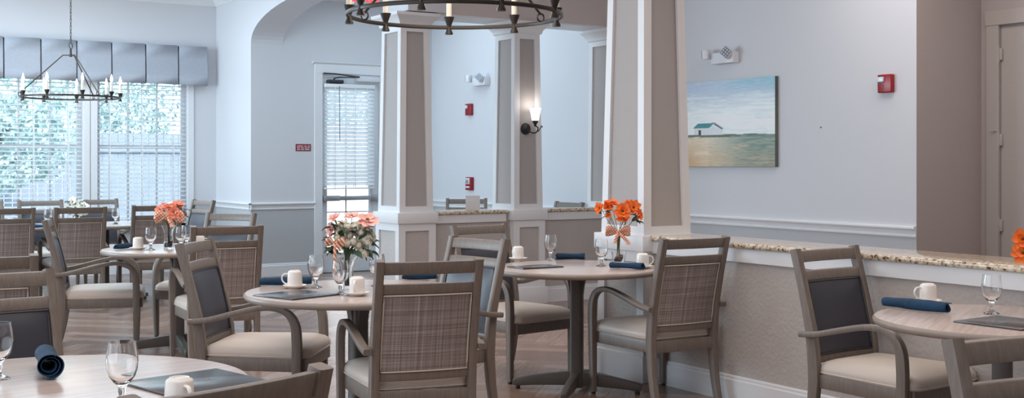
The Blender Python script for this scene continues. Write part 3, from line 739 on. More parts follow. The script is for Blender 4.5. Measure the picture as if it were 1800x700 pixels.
# ------------------------------------------------------------------ tables
TZ = 0.815
KT = (EYE - TZ) / 0.73          # tableware was measured on a plane at 0.77
def make_table(label, r):
    root = thing('round_table', label, 'table', group='round dining tables')
    top = MB(); pf = [(0.0, TZ), (r-0.022, TZ), (r-0.010, TZ-0.002), (r-0.002, TZ-0.009), (r, TZ-0.018), (r-0.003, TZ-0.028), (r-0.012, TZ-0.036), (0.0, TZ-0.038)]
    top.use('table_laminate').lathe(pf[:3], 96); top.use('table_edge').lathe(pf[2:], 96)
    top.build('tabletop', root, angle=50)
    ped = M_('pedestal_metal'); sec = rrect(0.088, 0.088, 0.022, 3)
    ped.loft([[(x, y, z) for x, y in sec] for z in (0.03, TZ-0.04)])
    for k in range(4):                                   # curved brackets under the top
        a = k*math.pi/2; d = rt(a); P = [(0.036, 0.64), (0.044, 0.70), (0.058, 0.742), (0.085, TZ-0.045)]
        pts = [d*q + Vector((0, 0, z)) for q, z in P]
        ped.sweep(smooth_path(pts, 4), rrect(0.05, 0.02, 0.004, 2), side=Vector((-d.y, d.x, 0)))
    ped.bbox((-0.2, -0.2, TZ-0.046), (0.2, 0.2, TZ-0.036), 0.004)
    ped.build('pedestal', root)
    for k in range(4):
        d = rt(k*math.pi/2); sd = Vector((-d.y, d.x, 0))
        P = [d*0.02 + Vector((0, 0, 0.088)), d*0.16 + Vector((0, 0, 0.078)), d*0.32 + Vector((0, 0, 0.062)), d*0.42 + Vector((0, 0, 0.047)), d*0.45 + Vector((0, 0, 0.042))]
        lg = M_('pedestal_metal').sweep(P, [rrect(0.052, 0.090, 0.006, 2), rrect(0.050, 0.078, 0.006, 2), rrect(0.046, 0.062, 0.006, 2), rrect(0.042, 0.050, 0.008, 2), rrect(0.034, 0.036, 0.010, 2)], side=sd).build('foot', root)
        g = M_('rubber_black')
        g.lathe([(0, 0), (0.018, 0), (0.018, 0.014), (0.008, 0.03), (0, 0.03)], 14, tuple(d*0.42))
        g.build('foot_glide', lg)
    return root
T1, T2, T3, T4, T5 = (0.745, 3.83), (2.717, 5.80), (4.53, 6.33), (4.60, 3.235), (2.84, 9.41)
tb = make_table('big round table nearest the viewer, with a rolled napkin, goblets and a black menu', 0.58)
tb.location = (T1[0], T1[1], 0); tb.rotation_euler = (0, 0, R(10)); tb.scale = (1.07, 1.07, 1)
for (x, y), rz, sc, lb in ((T2, 4, 1.035, 'round table with the white rose and pink flower bouquet'), (T3, -47, 0.95, 'round table with the orange flower vase in front of the near column'),
                       (T4, 30, 0.94, 'round table beside the granite half wall, partly cut off by the picture edge'), (T5, -8, 1.02, 'round table with the coral flower vase in front of the window bay')):
    c = dup(tb, (x, y, 0), R(rz), lb); c.scale = (sc, sc, 1)
def long_table():
    x0, x1, y0, y1 = 1.2, 3.92, 12.98, 14.06
    root = thing('long_table', 'long table below the bay windows with a small white bouquet', 'table', ((x0+x1)/2, (y0+y1)/2, 0))
    hx, hy = (x1-x0)/2, (y1-y0)/2
    t = MB(); t.use('table_edge').bbox((-hx, -hy, TZ-0.04), (hx, hy, TZ-0.001), 0.012, 3); t.use('table_laminate').box((-hx+0.012, -hy+0.012, TZ-0.002), (hx-0.012, hy-0.012, TZ)); t.build('tabletop', root)
    for q in (-0.70, 0.70):
        p = M_('pedestal_metal'); sec = rrect(0.09, 0.09, 0.02, 3); p.loft([[(q+x, y, z) for x, y in sec] for z in (0.03, TZ-0.04)]); p.bbox((q-0.2, -0.2, TZ-0.05), (q+0.2, 0.2, TZ-0.038), 0.004); p.build('pedestal', root)
        for k in range(4):
            d = rt(k*math.pi/2 + math.pi/4); sd = Vector((-d.y, d.x, 0)); c = Vector((q, 0, 0))
            lg = M_('pedestal_metal').sweep([c + d*0.02 + Vector((0, 0, 0.066)), c + d*0.3 + Vector((0, 0, 0.056)), c + d*0.52 + Vector((0, 0, 0.044))], [rrect(0.05, 0.086, 0.006, 2), rrect(0.046, 0.066, 0.006, 2), rrect(0.038, 0.04, 0.008, 2)], side=sd).build('foot', root)
            M_('rubber_black').lathe([(0, 0), (0.018, 0), (0.018, 0.014), (0.008, 0.03), (0, 0.03)], 12, tuple(c + d*0.49)).build('foot_glide', lg)
long_table()

# ------------------------------------------------------------------ tableware
def make_goblet(label):
    o = MB().use('table_glass')
    outer = [(0.0, 0.0), (0.036, 0.0), (0.0375, 0.003), (0.030, 0.007), (0.016, 0.012), (0.0105, 0.020), (0.0100, 0.030), (0.0125, 0.040), (0.0115, 0.048), (0.014, 0.056), (0.026, 0.068), (0.038, 0.085), (0.0455, 0.108), (0.0475, 0.130), (0.0455, 0.155), (0.0415, 0.180), (0.0405, 0.1885)]
    inner = [(0.0385, 0.1885), (0.0395, 0.178), (0.0432, 0.154), (0.0450, 0.130), (0.043, 0.109), (0.0355, 0.088), (0.024, 0.073), (0.012, 0.065), (0.0, 0.063)]
    return tag(o.lathe(outer + inner, 40).build('water_goblet', angle=60), label, 'glass', 'clear water goblets')
def make_mug(label):
    root = thing('coffee_cup', label, 'cup', group='upturned coffee cups')
    b = M_('ceramic').lathe([(0.042, 0.0), (0.0435, 0.004), (0.0425, 0.05), (0.0405, 0.083), (0.037, 0.090), (0.031, 0.092), (0.029, 0.0955), (0.026, 0.0955), (0.024, 0.091), (0.0, 0.091)], 40)
    b.lathe([(0.042, 0.0), (0.039, 0.002), (0.037, 0.05), (0.034, 0.083), (0.0, 0.085)], 40); b.build('cup', root, angle=50)
    h = smooth_path([(0.040, 0, 0.075), (0.062, 0, 0.073), (0.074, 0, 0.058), (0.073, 0, 0.038), (0.060, 0, 0.022), (0.041, 0, 0.016)], 5)
    M_('ceramic').sweep(h, rrect(0.012, 0.008, 0.0035, 2), side=(0, 1, 0)).build('handle', root)
    return root
def make_saucer(label):
    o = M_('ceramic').lathe([(0.0, 0.0), (0.036, 0.0), (0.038, 0.003), (0.052, 0.007), (0.066, 0.016), (0.070, 0.019), (0.069, 0.0205), (0.062, 0.0175), (0.048, 0.0105), (0.036, 0.008), (0.0, 0.008)], 44)
    return tag(o.build('saucer', angle=50), label, 'saucer', 'white saucers')
def napkin(p, q, r, label, seed=0, squash=0.82, open_end=0.0):
    """cloth rolled into a tube from p to q on the table top"""
    rnd = random.Random(seed); r *= KT; p, q = Vector((p[0], p[1], 0))*KT, Vector((q[0], q[1], 0))*KT; L = (q-p).length; n = 22
    root = (p+q)/2; ang = math.atan2((q-p).y, (q-p).x); mb = M_('napkin_teal'); turns = 2.6; m = 66; rings = []
    for i in range(n):
        t = i/(n-1); x = -L/2 + L*t; ring = []
        k = 1 + 0.10*math.sin(5*t+seed) + open_end*t
        for j in range(m):
            u = j/(m-1); a = -2*math.pi*turns*u + seed; rad = r*k*(1 - 0.62*(1-u)**1.0*0.95)
            rad *= 1 + 0.05*noise.noise(Vector((x*16, math.cos(a)*1.2, math.sin(a)*1.2 + seed)))
            xx = x + 0.016*noise.noise(Vector((a*0.5, seed, 0)))*(1 if t in (0, 1) else 0) + (0.02*(u-0.6) if t == 1 else 0) 
            ring.append((xx, rad*math.cos(a), r*squash*1.0 + rad*squash*math.sin(a)))
        rings.append(ring)
    zm = min(v[2] for rg in rings for v in rg)
    rings = [[(x, y, z - zm + 0.002) for x, y, z in rg] for rg in rings]
    mb.loft(rings, cap=False, close=False); o = mb.build('rolled_napkin', angle=60)
    md = o.modifiers.new('cloth', 'SOLIDIFY'); md.thickness = 0.0022
    o.location = (root.x, root.y, TZ); o.rotation_euler = (0, 0, ang); tag(o, label, 'napkin', 'rolled teal napkins'); return o
def menu(cx, cy, rz, sx, sy, label):
    root = thing('menu_folder', label, 'menu', (cx*KT, cy*KT, TZ), rz, 'black menus')
    sx *= KT; sy *= KT
    M_('menu_black').bbox((-sx/2, -sy/2, 0.0005), (sx/2, sy/2, 0.0075), 0.002).build('cover', root)
    e = M_('menu_print')
    for i in range(7): e.box((-0.06+0.018*i, -0.006, 0.0076), (-0.047+0.018*i, 0.006+0.004*(i % 2), 0.0079))
    e.build('cover_print', root, smooth=False)
G0 = Mg = Sc = None
def goblet(p, label, rz=0.0):
    global G0
    if G0 is None: G0 = make_goblet(label); G0.location = (p[0]*KT, p[1]*KT, TZ); G0.scale = (KT, KT, KT)
    else: c = G0.copy(); COL.objects.link(c); c.location = (p[0]*KT, p[1]*KT, TZ); c['label'] = label
def mug(p, rz, label, saucer=True, slabel=None):
    global Mg, Sc
    z = TZ; p = (p[0]*KT, p[1]*KT)
    if saucer:
        if Sc is None: Sc = make_saucer(slabel); Sc.location = (p[0], p[1], TZ); Sc.scale = (KT, KT, KT)
        else: c = Sc.copy(); COL.objects.link(c); c.location = (p[0], p[1], TZ); c['label'] = slabel
        z = TZ + 0.0085
    if Mg is None: Mg = make_mug(label); Mg.location = (p[0], p[1], z); Mg.scale = (KT, KT, KT); Mg.rotation_euler = (0, 0, R(rz))
    else: dup(Mg, (p[0], p[1], z), R(rz), label)
CR = -math.degrees(YAW)          # world angle of the camera's right-hand direction
# big near table
goblet((0.932, 3.652), 'goblet on the big near table, between the rolled napkin and the black menu')
goblet((0.689, 4.300), 'goblet on the big near table, half out of the picture beside the rolled napkin')
mug((1.055, 3.485), CR-50, 'upturned white cup on the near edge of the big near table, over the black menu', False)
napkin((0.872, 4.48), (0.832, 4.19), 0.037, 'teal napkin on the big near table, rolled with its open end to the viewer', 2, 0.9, 0.25)
menu(1.225, 3.865, R(13), 0.36, 0.335, 'black menu on the big near table beside the large goblet')
# white-flower table
mug((2.63, 6.47), 180+CR, 'upturned white cup on the white-flower table, handle towards the rolled napkin', True, 'saucer on the white-flower table beside the rolled napkin')
mug((2.771, 5.93), CR-95, 'upturned white cup on the white-flower table, handle to the viewer, beside the flower vase', True, 'saucer on the white-flower table in front of the flower vase')
goblet((2.745, 6.436), 'goblet on the white-flower table just beyond the cup with the napkin')
goblet((2.716, 6.025), 'goblet on the white-flower table in front of the flower vase')
goblet((3.088, 6.331), 'goblet on the white-flower table showing beside the plaid chair post')
napkin((2.50, 6.69), (2.78, 6.60), 0.030, 'rolled teal napkin on the white-flower table behind the cup', 5)
napkin((3.38, 6.56), (3.55, 6.46), 0.030, 'rolled teal napkin on the white-flower table seen between the plaid chair rails', 6)
napkin((2.84, 5.77), (3.05, 5.62), 0.026, 'rolled teal napkin on the white-flower table peeping out by the plaid chair post', 7)
menu(2.495, 6.115, R(18), 0.335, 0.335, 'black menu on the white-flower table at its rounded edge')
# orange-flower table
mug((4.775, 7.42), 90, 'upturned white cup on the orange-flower table, handle hidden, by the dark chair back', True, 'saucer on the orange-flower table by the dark chair back')
mug((5.135, 6.40), CR+8, 'upturned white cup on the orange-flower table, handle towards the plaid chair', True, 'saucer on the orange-flower table partly behind the rolled napkin')
goblet((4.984, 7.30), 'goblet on the orange-flower table next to the farther rolled napkin')
goblet((5.008, 6.70), 'goblet on the orange-flower table beside the stone-filled vase')
napkin((5.035, 7.29), (5.205, 7.18), 0.030, 'rolled teal napkin on the orange-flower table beside the middle goblet', 8)
napkin((4.935, 6.50), (5.06, 6.31), 0.029, 'rolled teal napkin on the orange-flower table in front of the flower vase', 9)
menu(4.56, 6.865, R(0), 0.335, 0.21, 'black menu on the orange-flower table near the dark chair back')
# table by the half wall
mug((5.10, 4.02), 180+CR+10, 'upturned white cup on the table by the half wall, behind the long rolled napkin', True, 'saucer on the table by the half wall, nearly hidden by the rolled napkin')
goblet((5.012, 3.583), 'goblet on the table by the half wall, behind its black menu')
napkin((4.79, 4.04), (4.835, 3.70), 0.033, 'long rolled teal napkin at the edge of the table by the half wall', 11)
menu(4.775, 3.325, R(2), 0.34, 0.34, 'black menu on the table by the half wall')
# coral-flower table
mug((2.687, 10.02), 62, 'upturned white cup on the coral-flower table beside the rolled napkin', True, 'saucer on the coral-flower table beside the rolled napkin')
mug((3.22, 10.06), CR, 'upturned white cup on the coral-flower table near the plaid chair post', False)
goblet((2.765, 9.92), 'goblet on the coral-flower table between the cup and the flower vase')
goblet((3.01, 9.90), 'goblet on the coral-flower table touching the flower vase in view')
goblet((3.12, 10.10), 'goblet on the coral-flower table behind the one at the vase')
napkin((2.53, 10.12), (2.70, 10.22), 0.028, 'rolled teal napkin on the coral-flower table at its rounded end', 12)
napkin((2.93, 9.74), (3.02, 9.66), 0.028, 'rolled teal napkin on the coral-flower table behind the dark chair post', 13)
# window table
goblet((2.80, 14.20), 'goblet on the window table between two plaid chair backs, the larger looking of the pair')
goblet((2.93, 14.30), 'goblet on the window table half behind a plaid chair top rail')
goblet((3.58, 14.33), 'goblet on the window table standing apart near the table end')
mug((2.42, 14.3), 0, 'upturned white cup on the window table, showing through a plaid chair top', False)
napkin((2.60, 13.95), (2.72, 13.80), 0.024, 'rolled teal napkin on the window table beside a plaid chair post', 14)

# ------------------------------------------------------------------ flowers
def cosmos_mesh(mname, seed, n=8, r=0.045, cup=0.3):
    rnd = random.Random(seed); mb = M_(mname)
    for layer, (cnt, rad, cp, zo) in enumerate(((n, 1.0, cup, 0.0), (5, 0.62, cup+0.55, 0.003))):
        for k in range(cnt):
            a = 2*math.pi*(k + 0.5*layer)/cnt + rnd.uniform(-0.12, 0.12); L = r*rad*rnd.uniform(0.85, 1.12); tilt = cp + rnd.uniform(-0.25, 0.25); vs = []
            for j in range(7):
                t = j/6; w = max(0.03, math.sin(math.pi*min(1, 0.10+0.90*t)**1.25)) * r*rad*0.36
                for i in range(5):
                    u = -1 + i/2; x = 0.004 + L*t*math.cos(tilt*(0.4+0.6*t)); z = zo + L*t*math.sin(tilt*(1.1-t*0.5)) - 0.22*w*(1-u*u); y = u*w
                    vs.append((x*math.cos(a)-y*math.sin(a), x*math.sin(a)+y*math.cos(a), z + (0.0012 if k % 2 else 0)))
            mb.add(vs, [(j*5+i, j*5+i+1, j*5+i+6, j*5+i+5) for j in range(6) for i in range(4)])
    return mb.mesh('flower', angle=80)
def rose_mesh(mname, seed, r=0.026):
    rnd = random.Random(seed); mb = M_(mname); mb.ball((0, 0, 0.0), r*0.72, 2, (1, 1, 0.9))
    for ring, (n, rad, tilt) in enumerate(((3, 0.40, 0.15), (4, 0.66, 0.35), (5, 0.92, 0.75), (6, 1.10, 1.15))):
        for k in range(n):
            a0 = 2*math.pi*k/n + ring*0.7 + rnd.uniform(-0.2, 0.2); vs = []
            for j in range(5):
                t = j/4; ang_w = 1.25*math.pi/n*(0.5+0.6*math.sin(0.2+t*2.2)); rr = r*rad*(0.55+0.5*t*math.sin(tilt+0.3)+0.15*math.sin(t*3)); z = r*(-0.5 + 1.35*t*math.cos(tilt))
                for i in range(5): a = a0 + ang_w*(-1+i/2); vs.append((rr*math.cos(a), rr*math.sin(a), z - 0.06*r*abs(-1+i/2)))
            mb.add(vs, [(j*5+i, j*5+i+1, j*5+i+6, j*5+i+5) for j in range(4) for i in range(4)])
    return mb.mesh('flower', angle=80)
def leaf_mesh():
    mb = M_('leaf_green'); vs = []
    for j in range(6):
        t = j/5; w = 0.014*math.sin(math.pi*(0.06+0.94*t)**0.8)
        for i in range(3): u = i-1; vs.append((0.055*t, u*w, 0.012*math.sin(t*2.6) + 0.004*abs(u)))
    mb.add(vs, [(j*3+i, j*3+i+1, j*3+i+4, j*3+i+3) for j in range(5) for i in range(2)]); return mb.mesh('leaf', angle=80)
LEAF = leaf_mesh(); CEN = M_('pollen').ball((0, 0, 0.006), 0.0065, 2, (1, 1, 0.7)).mesh('flower_center')
FLW = {('c', m): [cosmos_mesh('petal_'+m, s_, 8, 0.045, cu) for s_, cu in ((1, 0.25), (2, 0.6))] for m in ('orange', 'coral', 'pink', 'white')}
FLW[('r', 'white')] = [rose_mesh('petal_white', s_) for s_ in (1, 2, 3)]
def link(name, me, par, loc, nrm, sc, spin):
    o = bpy.data.objects.new(name, me); COL.objects.link(o); o.parent = par; o.location = loc
    q = Vector((0, 0, 1)).rotation_difference(Vector(nrm).normalized()); o.rotation_mode = 'QUATERNION'; o.rotation_quaternion = q @ Matrix.Rotation(spin, 4, 'Z').to_quaternion(); o.scale = (sc, sc, sc); return o
def arrangement(pos, label, blooms, vase, ribbon, leaves, seed, neck_z, stones=True):
    """local x = camera right, y = away; blooms: (x, z, y, kind, colour, size, normal)"""
    rnd = random.Random(seed); root = thing('flower_arrangement', label, 'flowers', (pos[0], pos[1], TZ), R(CR), 'flower vases on the tables')
    v = MB().use('table_glass')
    if vase == 'square':
        def sq(h, z, rr=0.008): return [(x, y, z) for x, y in rrect(h*2, h*2, rr, 3)]
        v.loft([sq(0.036, 0.0), sq(0.038, 0.004), sq(0.050, 0.085), sq(0.0475, 0.085), sq(0.036, 0.012), sq(0.002, 0.012, 0.0008)], cap=True)
    else:
        k = 1.0 if vase == 'bell' else 0.9
        v.lathe([(0.0, 0), (0.036*k, 0), (0.038*k, 0.004), (0.040*k, 0.04), (0.035*k, 0.08), (0.034*k, 0.12), (0.045*k, 0.16), (0.058*k, 0.185), (0.0555*k, 0.185), (0.042*k, 0.16), (0.031*k, 0.12), (0.032*k, 0.08), (0.036*k, 0.04), (0.033*k, 0.012), (0, 0.010)], 40)
    v.build('vase', root, angle=50)
    if stones:
        for i in range(9):
            a = i*2.4; q = 0.019 if i else 0; zz = 0.029 + (0.014 if i > 4 else 0) + (0.010 if i > 7 else 0)
            M_('stone_brown').ball((q*math.cos(a), q*math.sin(a), zz), 0.0155, 2, (1.1, 0.95, 0.8), 0.25).build('stone', root)
    for x, z, y, kind, colr, sz, nrm in blooms:
        me = rnd.choice(FLW[(kind, colr)]); nr = Vector(nrm); 
        f = link('flower', me, root, (x, y, z), nr, sz, rnd.uniform(0, 6))
        if kind == 'c': link('flower_center', CEN, f, (0, 0, 0), (0, 0, 1), 1, 0)
        n_ = nr.normalized(); p2 = Vector((x, y, z)) - n_*0.004
        M_('stem_green').tube(smooth_path([(rnd.uniform(-0.012, 0.012), rnd.uniform(-0.012, 0.012), 0.03 if vase != 'square' else 0.05), (x*0.12, y*0.12, neck_z), (x*0.6, y*0.6, neck_z+(z-neck_z)*0.55), p2 - n_*0.02, p2], 4), 0.0022, 6).build('stem', root)
    for x, z, y in leaves:
        d = Vector((x, y, 0)) + Vector((rnd.uniform(-.3, .3), rnd.uniform(-.3, .3), 0))*0.08; a = math.atan2(d.y, d.x)
        o = bpy.data.objects.new('leaf', LEAF); COL.objects.link(o); o.parent = root; o.location = (x, y, z); o.rotation_euler = (rnd.uniform(-.8, .8), rnd.uniform(-.5, .9), a); s_ = rnd.uniform(0.8, 1.25); o.scale = (s_, s_, s_)
    if ribbon:
        mname, bx, bz, by, bs, tails = ribbon; rb = M_(mname)
        for s_ in (-1, 1):                                  # the two loops of the bow
            P = smooth_path([(0, 0, 0), (s_*0.04, -0.006, 0.022), (s_*0.075, -0.004, 0.020), (s_*0.085, 0.004, -0.004), (s_*0.05, 0.010, -0.010), (0, 0.004, 0)], 4)
            ring = []
            for i, p in enumerate(P): wv = 0.008 + 0.016*math.sin(math.pi*i/(len(P)-1)); ring.append([p + Vector((0, -0.004, wv)), p + Vector((0, 0.004, -wv))])
            rb.loft(ring, cap=False, close=False)
        for tx, tz in tails:
            P = smooth_path([(0, -0.004, 0), (tx*0.4, -0.012, tz*0.35), (tx*0.8, -0.006, tz*0.7), (tx, -0.010, tz)], 4)
            rb.loft([[p + Vector((-0.013, 0, -0.004)), p + Vector((0.013, 0, 0.004))] for p in P], cap=False, close=False)
        rb.ball((0, -0.004, 0), 0.010, 2)
        o = rb.build('ribbon_bow', root, angle=70); o.location = (bx, by, bz); o.scale = (bs, bs, bs)
        md = o.modifiers.new('cloth', 'SOLIDIFY'); md.thickness = 0.0012
    return root
def px_to(pos_px, base, d):
    s_ = d/F_PX; return ((pos_px[0]-base[0])*s_, (base[1]-pos_px[1])*s_)
def bl(base, d, items):
    out = []
    for px, py, y, kind, c, sz, nrm in items:
        x, z = px_to((px, py), base, d); out.append((x, z, y, kind, c, sz, nrm))
    return out
U, FR = (0, -0.25, 1), (0, -1, 0.3)
d3, b3 = 8.0, (1087, 464)
arrangement((4.90, 6.365), 'orange flower bouquet with a checked bow in a square stone-filled vase on the orange-flower table',
    bl(b3, d3, [(1076, 357, .02, 'c', 'orange', 1.15, (0, -.35, 1)), (1054, 366, -.01, 'c', 'orange', .95, (-.6, -.7, .35)), (1068, 364, .0, 'c', 'orange', .95, (.1, -.9, .6)), (1093, 371, -.05, 'c', 'orange', 1.35, (0, -1, .35)),
                (1113, 365, .0, 'c', 'orange', 1.2, (.3, -1, .35)), (1122, 379, .0, 'c', 'orange', 1.0, (.9, -.6, .2)), (1095, 384, -.03, 'c', 'orange', 1.2, (0, -.6, 1)), (1069, 378, -.02, 'c', 'orange', .55, (-.2, -1, .2)), (1105, 358, .05, 'c', 'orange', .9, (0, -.2, 1))]),
    'square', ('ribbon_gingham', -0.005, 0.215, -0.015, 0.98, ((0.075, -0.085), (-0.02, -0.08))), [(-.115, .335, 0), (-.06, .34, -.02), (-.05, .315, .0), (.02, .30, .02), (.10, .30, 0), (.12, .28, -.01), (.09, .285, 0), (.08, .33, .02), (-.04, .36, .03), (.0, .33, .04), (.11, .33, .02)], 3, 0.20)
d2, b2 = 6.38, (613, 512)
rz = [(607, 420), (616, 428), (596, 402), (640, 408), (655, 418), (650, 425), (645, 434), (638, 440), (622, 404), (612, 408), (648, 405), (600, 410), (630, 398), (618, 415), (636, 420), (644, 446), (604, 398), (633, 411), (626, 425), (606, 432), (617, 398), (652, 414), (641, 400), (634, 430), (599, 417), (645, 421)]
items = [(593, 386, -.02, 'c', 'pink', .95, (-.4, -.5, 1)), (621, 382, 0, 'c', 'pink', 1.1, (0, -.35, 1)), (649, 389, -.02, 'c', 'pink', 1.45, (.3, -.6, 1)), (587, 405, -.03, 'c', 'pink', .9, (-.8, -.7, .2)), (605, 395, .02, 'c', 'white', .8, (-.2, -.6, 1)), (640, 396, .03, 'c', 'white', .9, (.2, -.4, 1))]
rr = random.Random(4)
items += [(x, y, -0.05 + 0.06*rr.random(), 'r', 'white', rr.uniform(.68, .95), (rr.uniform(-.5, .5), -1, rr.uniform(.2, 1.0))) for x, y in rz]
arrangement((2.642, 5.78), 'white rose and pink flower bouquet with a striped orange bow in a clear flared vase', bl(b2, d2, items), 'bell',
    ('ribbon_stripe', -0.050, 0.262, -0.085, 0.60, ((0.0, -0.27), (0.05, -0.07))), [(rr.uniform(-.08, .12), rr.uniform(.19, .36), rr.uniform(-.05, .05)) for _ in range(60)], 5, 0.19, stones=False)
d5, b5 = 9.38, (299, 438)
arrangement((2.75, 9.365), 'coral and white flower bouquet with a checked bow in a stone-filled flared vase',
    bl(b5, d5, [(284, 369, 0, 'c', 'coral', 1.0, (-.3, -.8, .6)), (297, 366, 0, 'c', 'coral', 1.0, (0, -.6, 1)), (314, 362, 0, 'c', 'coral', 1.3, (.2, -.6, 1)), (312, 374, -.05, 'c', 'coral', 1.25, (.1, -1, .2)), (282, 380, -.02, 'c', 'pink', 1.0, (-.6, -.8, .3)), (294, 377, -.02, 'c', 'white', 1.0, (0, -1, .5)), (322, 378, 0, 'c', 'pink', .9, (.7, -.7, .3)), (303, 360, .03, 'c', 'white', .9, (0, -.3, 1)), (288, 360, .03, 'c', 'pink', .8, (-.3, -.3, 1))]),
    'bell', ('ribbon_gingham', 0.02, 0.245, -0.05, 1.35, ((0.02, -0.05),)), [(rr.uniform(-.1, .12), rr.uniform(.24, .32), rr.uniform(-.03, .04)) for _ in range(14)], 6, 0.19)
d6, b6 = 13.25, (128, 396)
arrangement((2.93, 13.40), 'small white flower bouquet on the window table', bl(b6, d6, [(x, y, rr.uniform(-.03, .03), 'r' if i % 2 else 'c', 'white', 1.25, (rr.uniform(-.6, .6), -1, rr.uniform(.2, 1))) for i, (x, y) in enumerate(((118, 362), (124, 370), (133, 360), (138, 366), (144, 364), (116, 374), (130, 375), (142, 374), (121, 356)))]),
    'bell', None, [(rr.uniform(-.08, .08), rr.uniform(.18, .27), rr.uniform(-.03, .04)) for _ in range(12)], 8, 0.17, stones=False)
arrangement((4.86, 3.20), 'orange flower vase by the half wall with only a petal or two in view',
    [(x, z, y, 'c', 'orange', 1.1, (x*6, -1, .4)) for x, z, y in ((-.10, .34, 0), (-.11, .28, -.02), (.03, .36, .02), (.0, .32, -.05), (.09, .34, .02), (.07, .29, -.03))], 'square', ('ribbon_gingham', 0, 0.215, -0.015, 1.1, ((0.07, -0.08),)), [(-.06, .3, 0), (.05, .3, 0), (0, .28, .03)], 9, 0.20)

# ------------------------------------------------------------------ chandeliers
def make_chandelier(label, zring, r=0.56, nc=9, a0=0.0):
    root = thing('ring_chandelier', label, 'chandelier', group='ring chandeliers')
    M_('bronze').sweep([(r*math.cos(2*math.pi*i/72), r*math.sin(2*math.pi*i/72), 0) for i in range(72)], rrect(0.014, 0.022, 0.004, 2), closed=True).build('ring', root)
    for k in range(nc):
        a = a0 + 2*math.pi*k/nc; c = (r*math.cos(a), r*math.sin(a), 0)
        h = M_('bronze').lathe([(0.0, -0.040), (0.022, -0.040), (0.023, -0.034), (0.012, -0.008), (0.011, 0.004), (0.016, 0.018), (0.030, 0.056), (0.031, 0.060), (0.027, 0.060), (0.0, 0.050)], 24, c).build('candle_cup', root, angle=50)
        M_('candle_cream').lathe([(0.0, 0.050), (0.0155, 0.050), (0.0155, 0.168), (0.012, 0.170), (0.0, 0.170)], 20, c).build('candle_sleeve', h)
        M_('bulb_glow').lathe([(0.0, 0.168), (0.007, 0.170), (0.010, 0.178), (0.0165, 0.196), (0.0155, 0.210), (0.009, 0.232), (0.004, 0.252), (0.0, 0.262)], 16, c).build('candle_bulb', h)
    zt = 0.50
    for k in range(3):
        a = a0 + R(58.5) + 2*math.pi*k/3; d = rt(a)
        rd = M_('bronze').tube([d*0.085 + Vector((0, 0, zt)), d*(r-0.005) + Vector((0, 0, 0.045))], 0.007, 10)
        rd.tube([d*0.0 + Vector((0, 0, zt)), d*0.086 + Vector((0, 0, zt))], 0.007, 10)
        rd.tube([d*(r-0.005) + Vector((0, 0, 0.028)) + Vector((0, 0, 0.022))*math.cos(t) + d*0.022*math.sin(t) for t in [2*math.pi*i/16 for i in range(16)]], 0.005, 8, closed=True).build('support_rod', root)
    d_ = bpy.data.lights.new('chandelier_light', 'POINT'); d_.energy = 13; d_.color = (1, 0.90, 0.80); d_.shadow_soft_size = 0.35
    lo = bpy.data.objects.new('chandelier_light', d_); COL.objects.link(lo); lo.parent = root; lo.location = (0, 0, 0.22)
    M_('bronze').lathe([(0.0, zt-0.02), (0.016, zt-0.02), (0.018, zt), (0.012, zt+0.03), (0.012, zt+0.07), (0.0, zt+0.08)], 20).build('hub', root)
    ch = M_('bronze'); z = zt + 0.115
    ch.tube([(0.036*math.cos(t), 0, z + 0.036*math.sin(t)) for t in [2*math.pi*i/24 for i in range(24)]], 0.005, 8, closed=True); z += 0.036 + 0.018
    k = 0; top = CEIL - zring - 0.03
    while z < top:
        P = []
        for i in range(16):
            t = 2*math.pi*i/16; u, w_ = 0.009*math.cos(t), 0.024*math.sin(t); P.append((u, 0, z+w_) if k % 2 else (0, u, z+w_))
        ch.tube(P, 0.0032, 6, closed=True); z += 0.040; k += 1
    ch.build('chain', root)
    M_('bronze').lathe([(0.0, top-0.005), (0.02, top-0.005), (0.065, top+0.012), (0.07, top+0.03), (0, top+0.03)], 28).build('canopy', root)
    return root
ZR = 2.27
view_a = math.pi/2 - YAW         # direction the camera looks along
c1 = make_chandelier('large bronze ring chandelier of candle lights hanging close to the viewer', ZR, 0.562, 9, view_a + R(6.2))
c1.location = (3.10, 5.43, ZR)
c2 = dup(c1, (3.165, 14.75, ZR), R(47.2), 'ring chandelier with lit candle bulbs hanging in front of the bay windows')

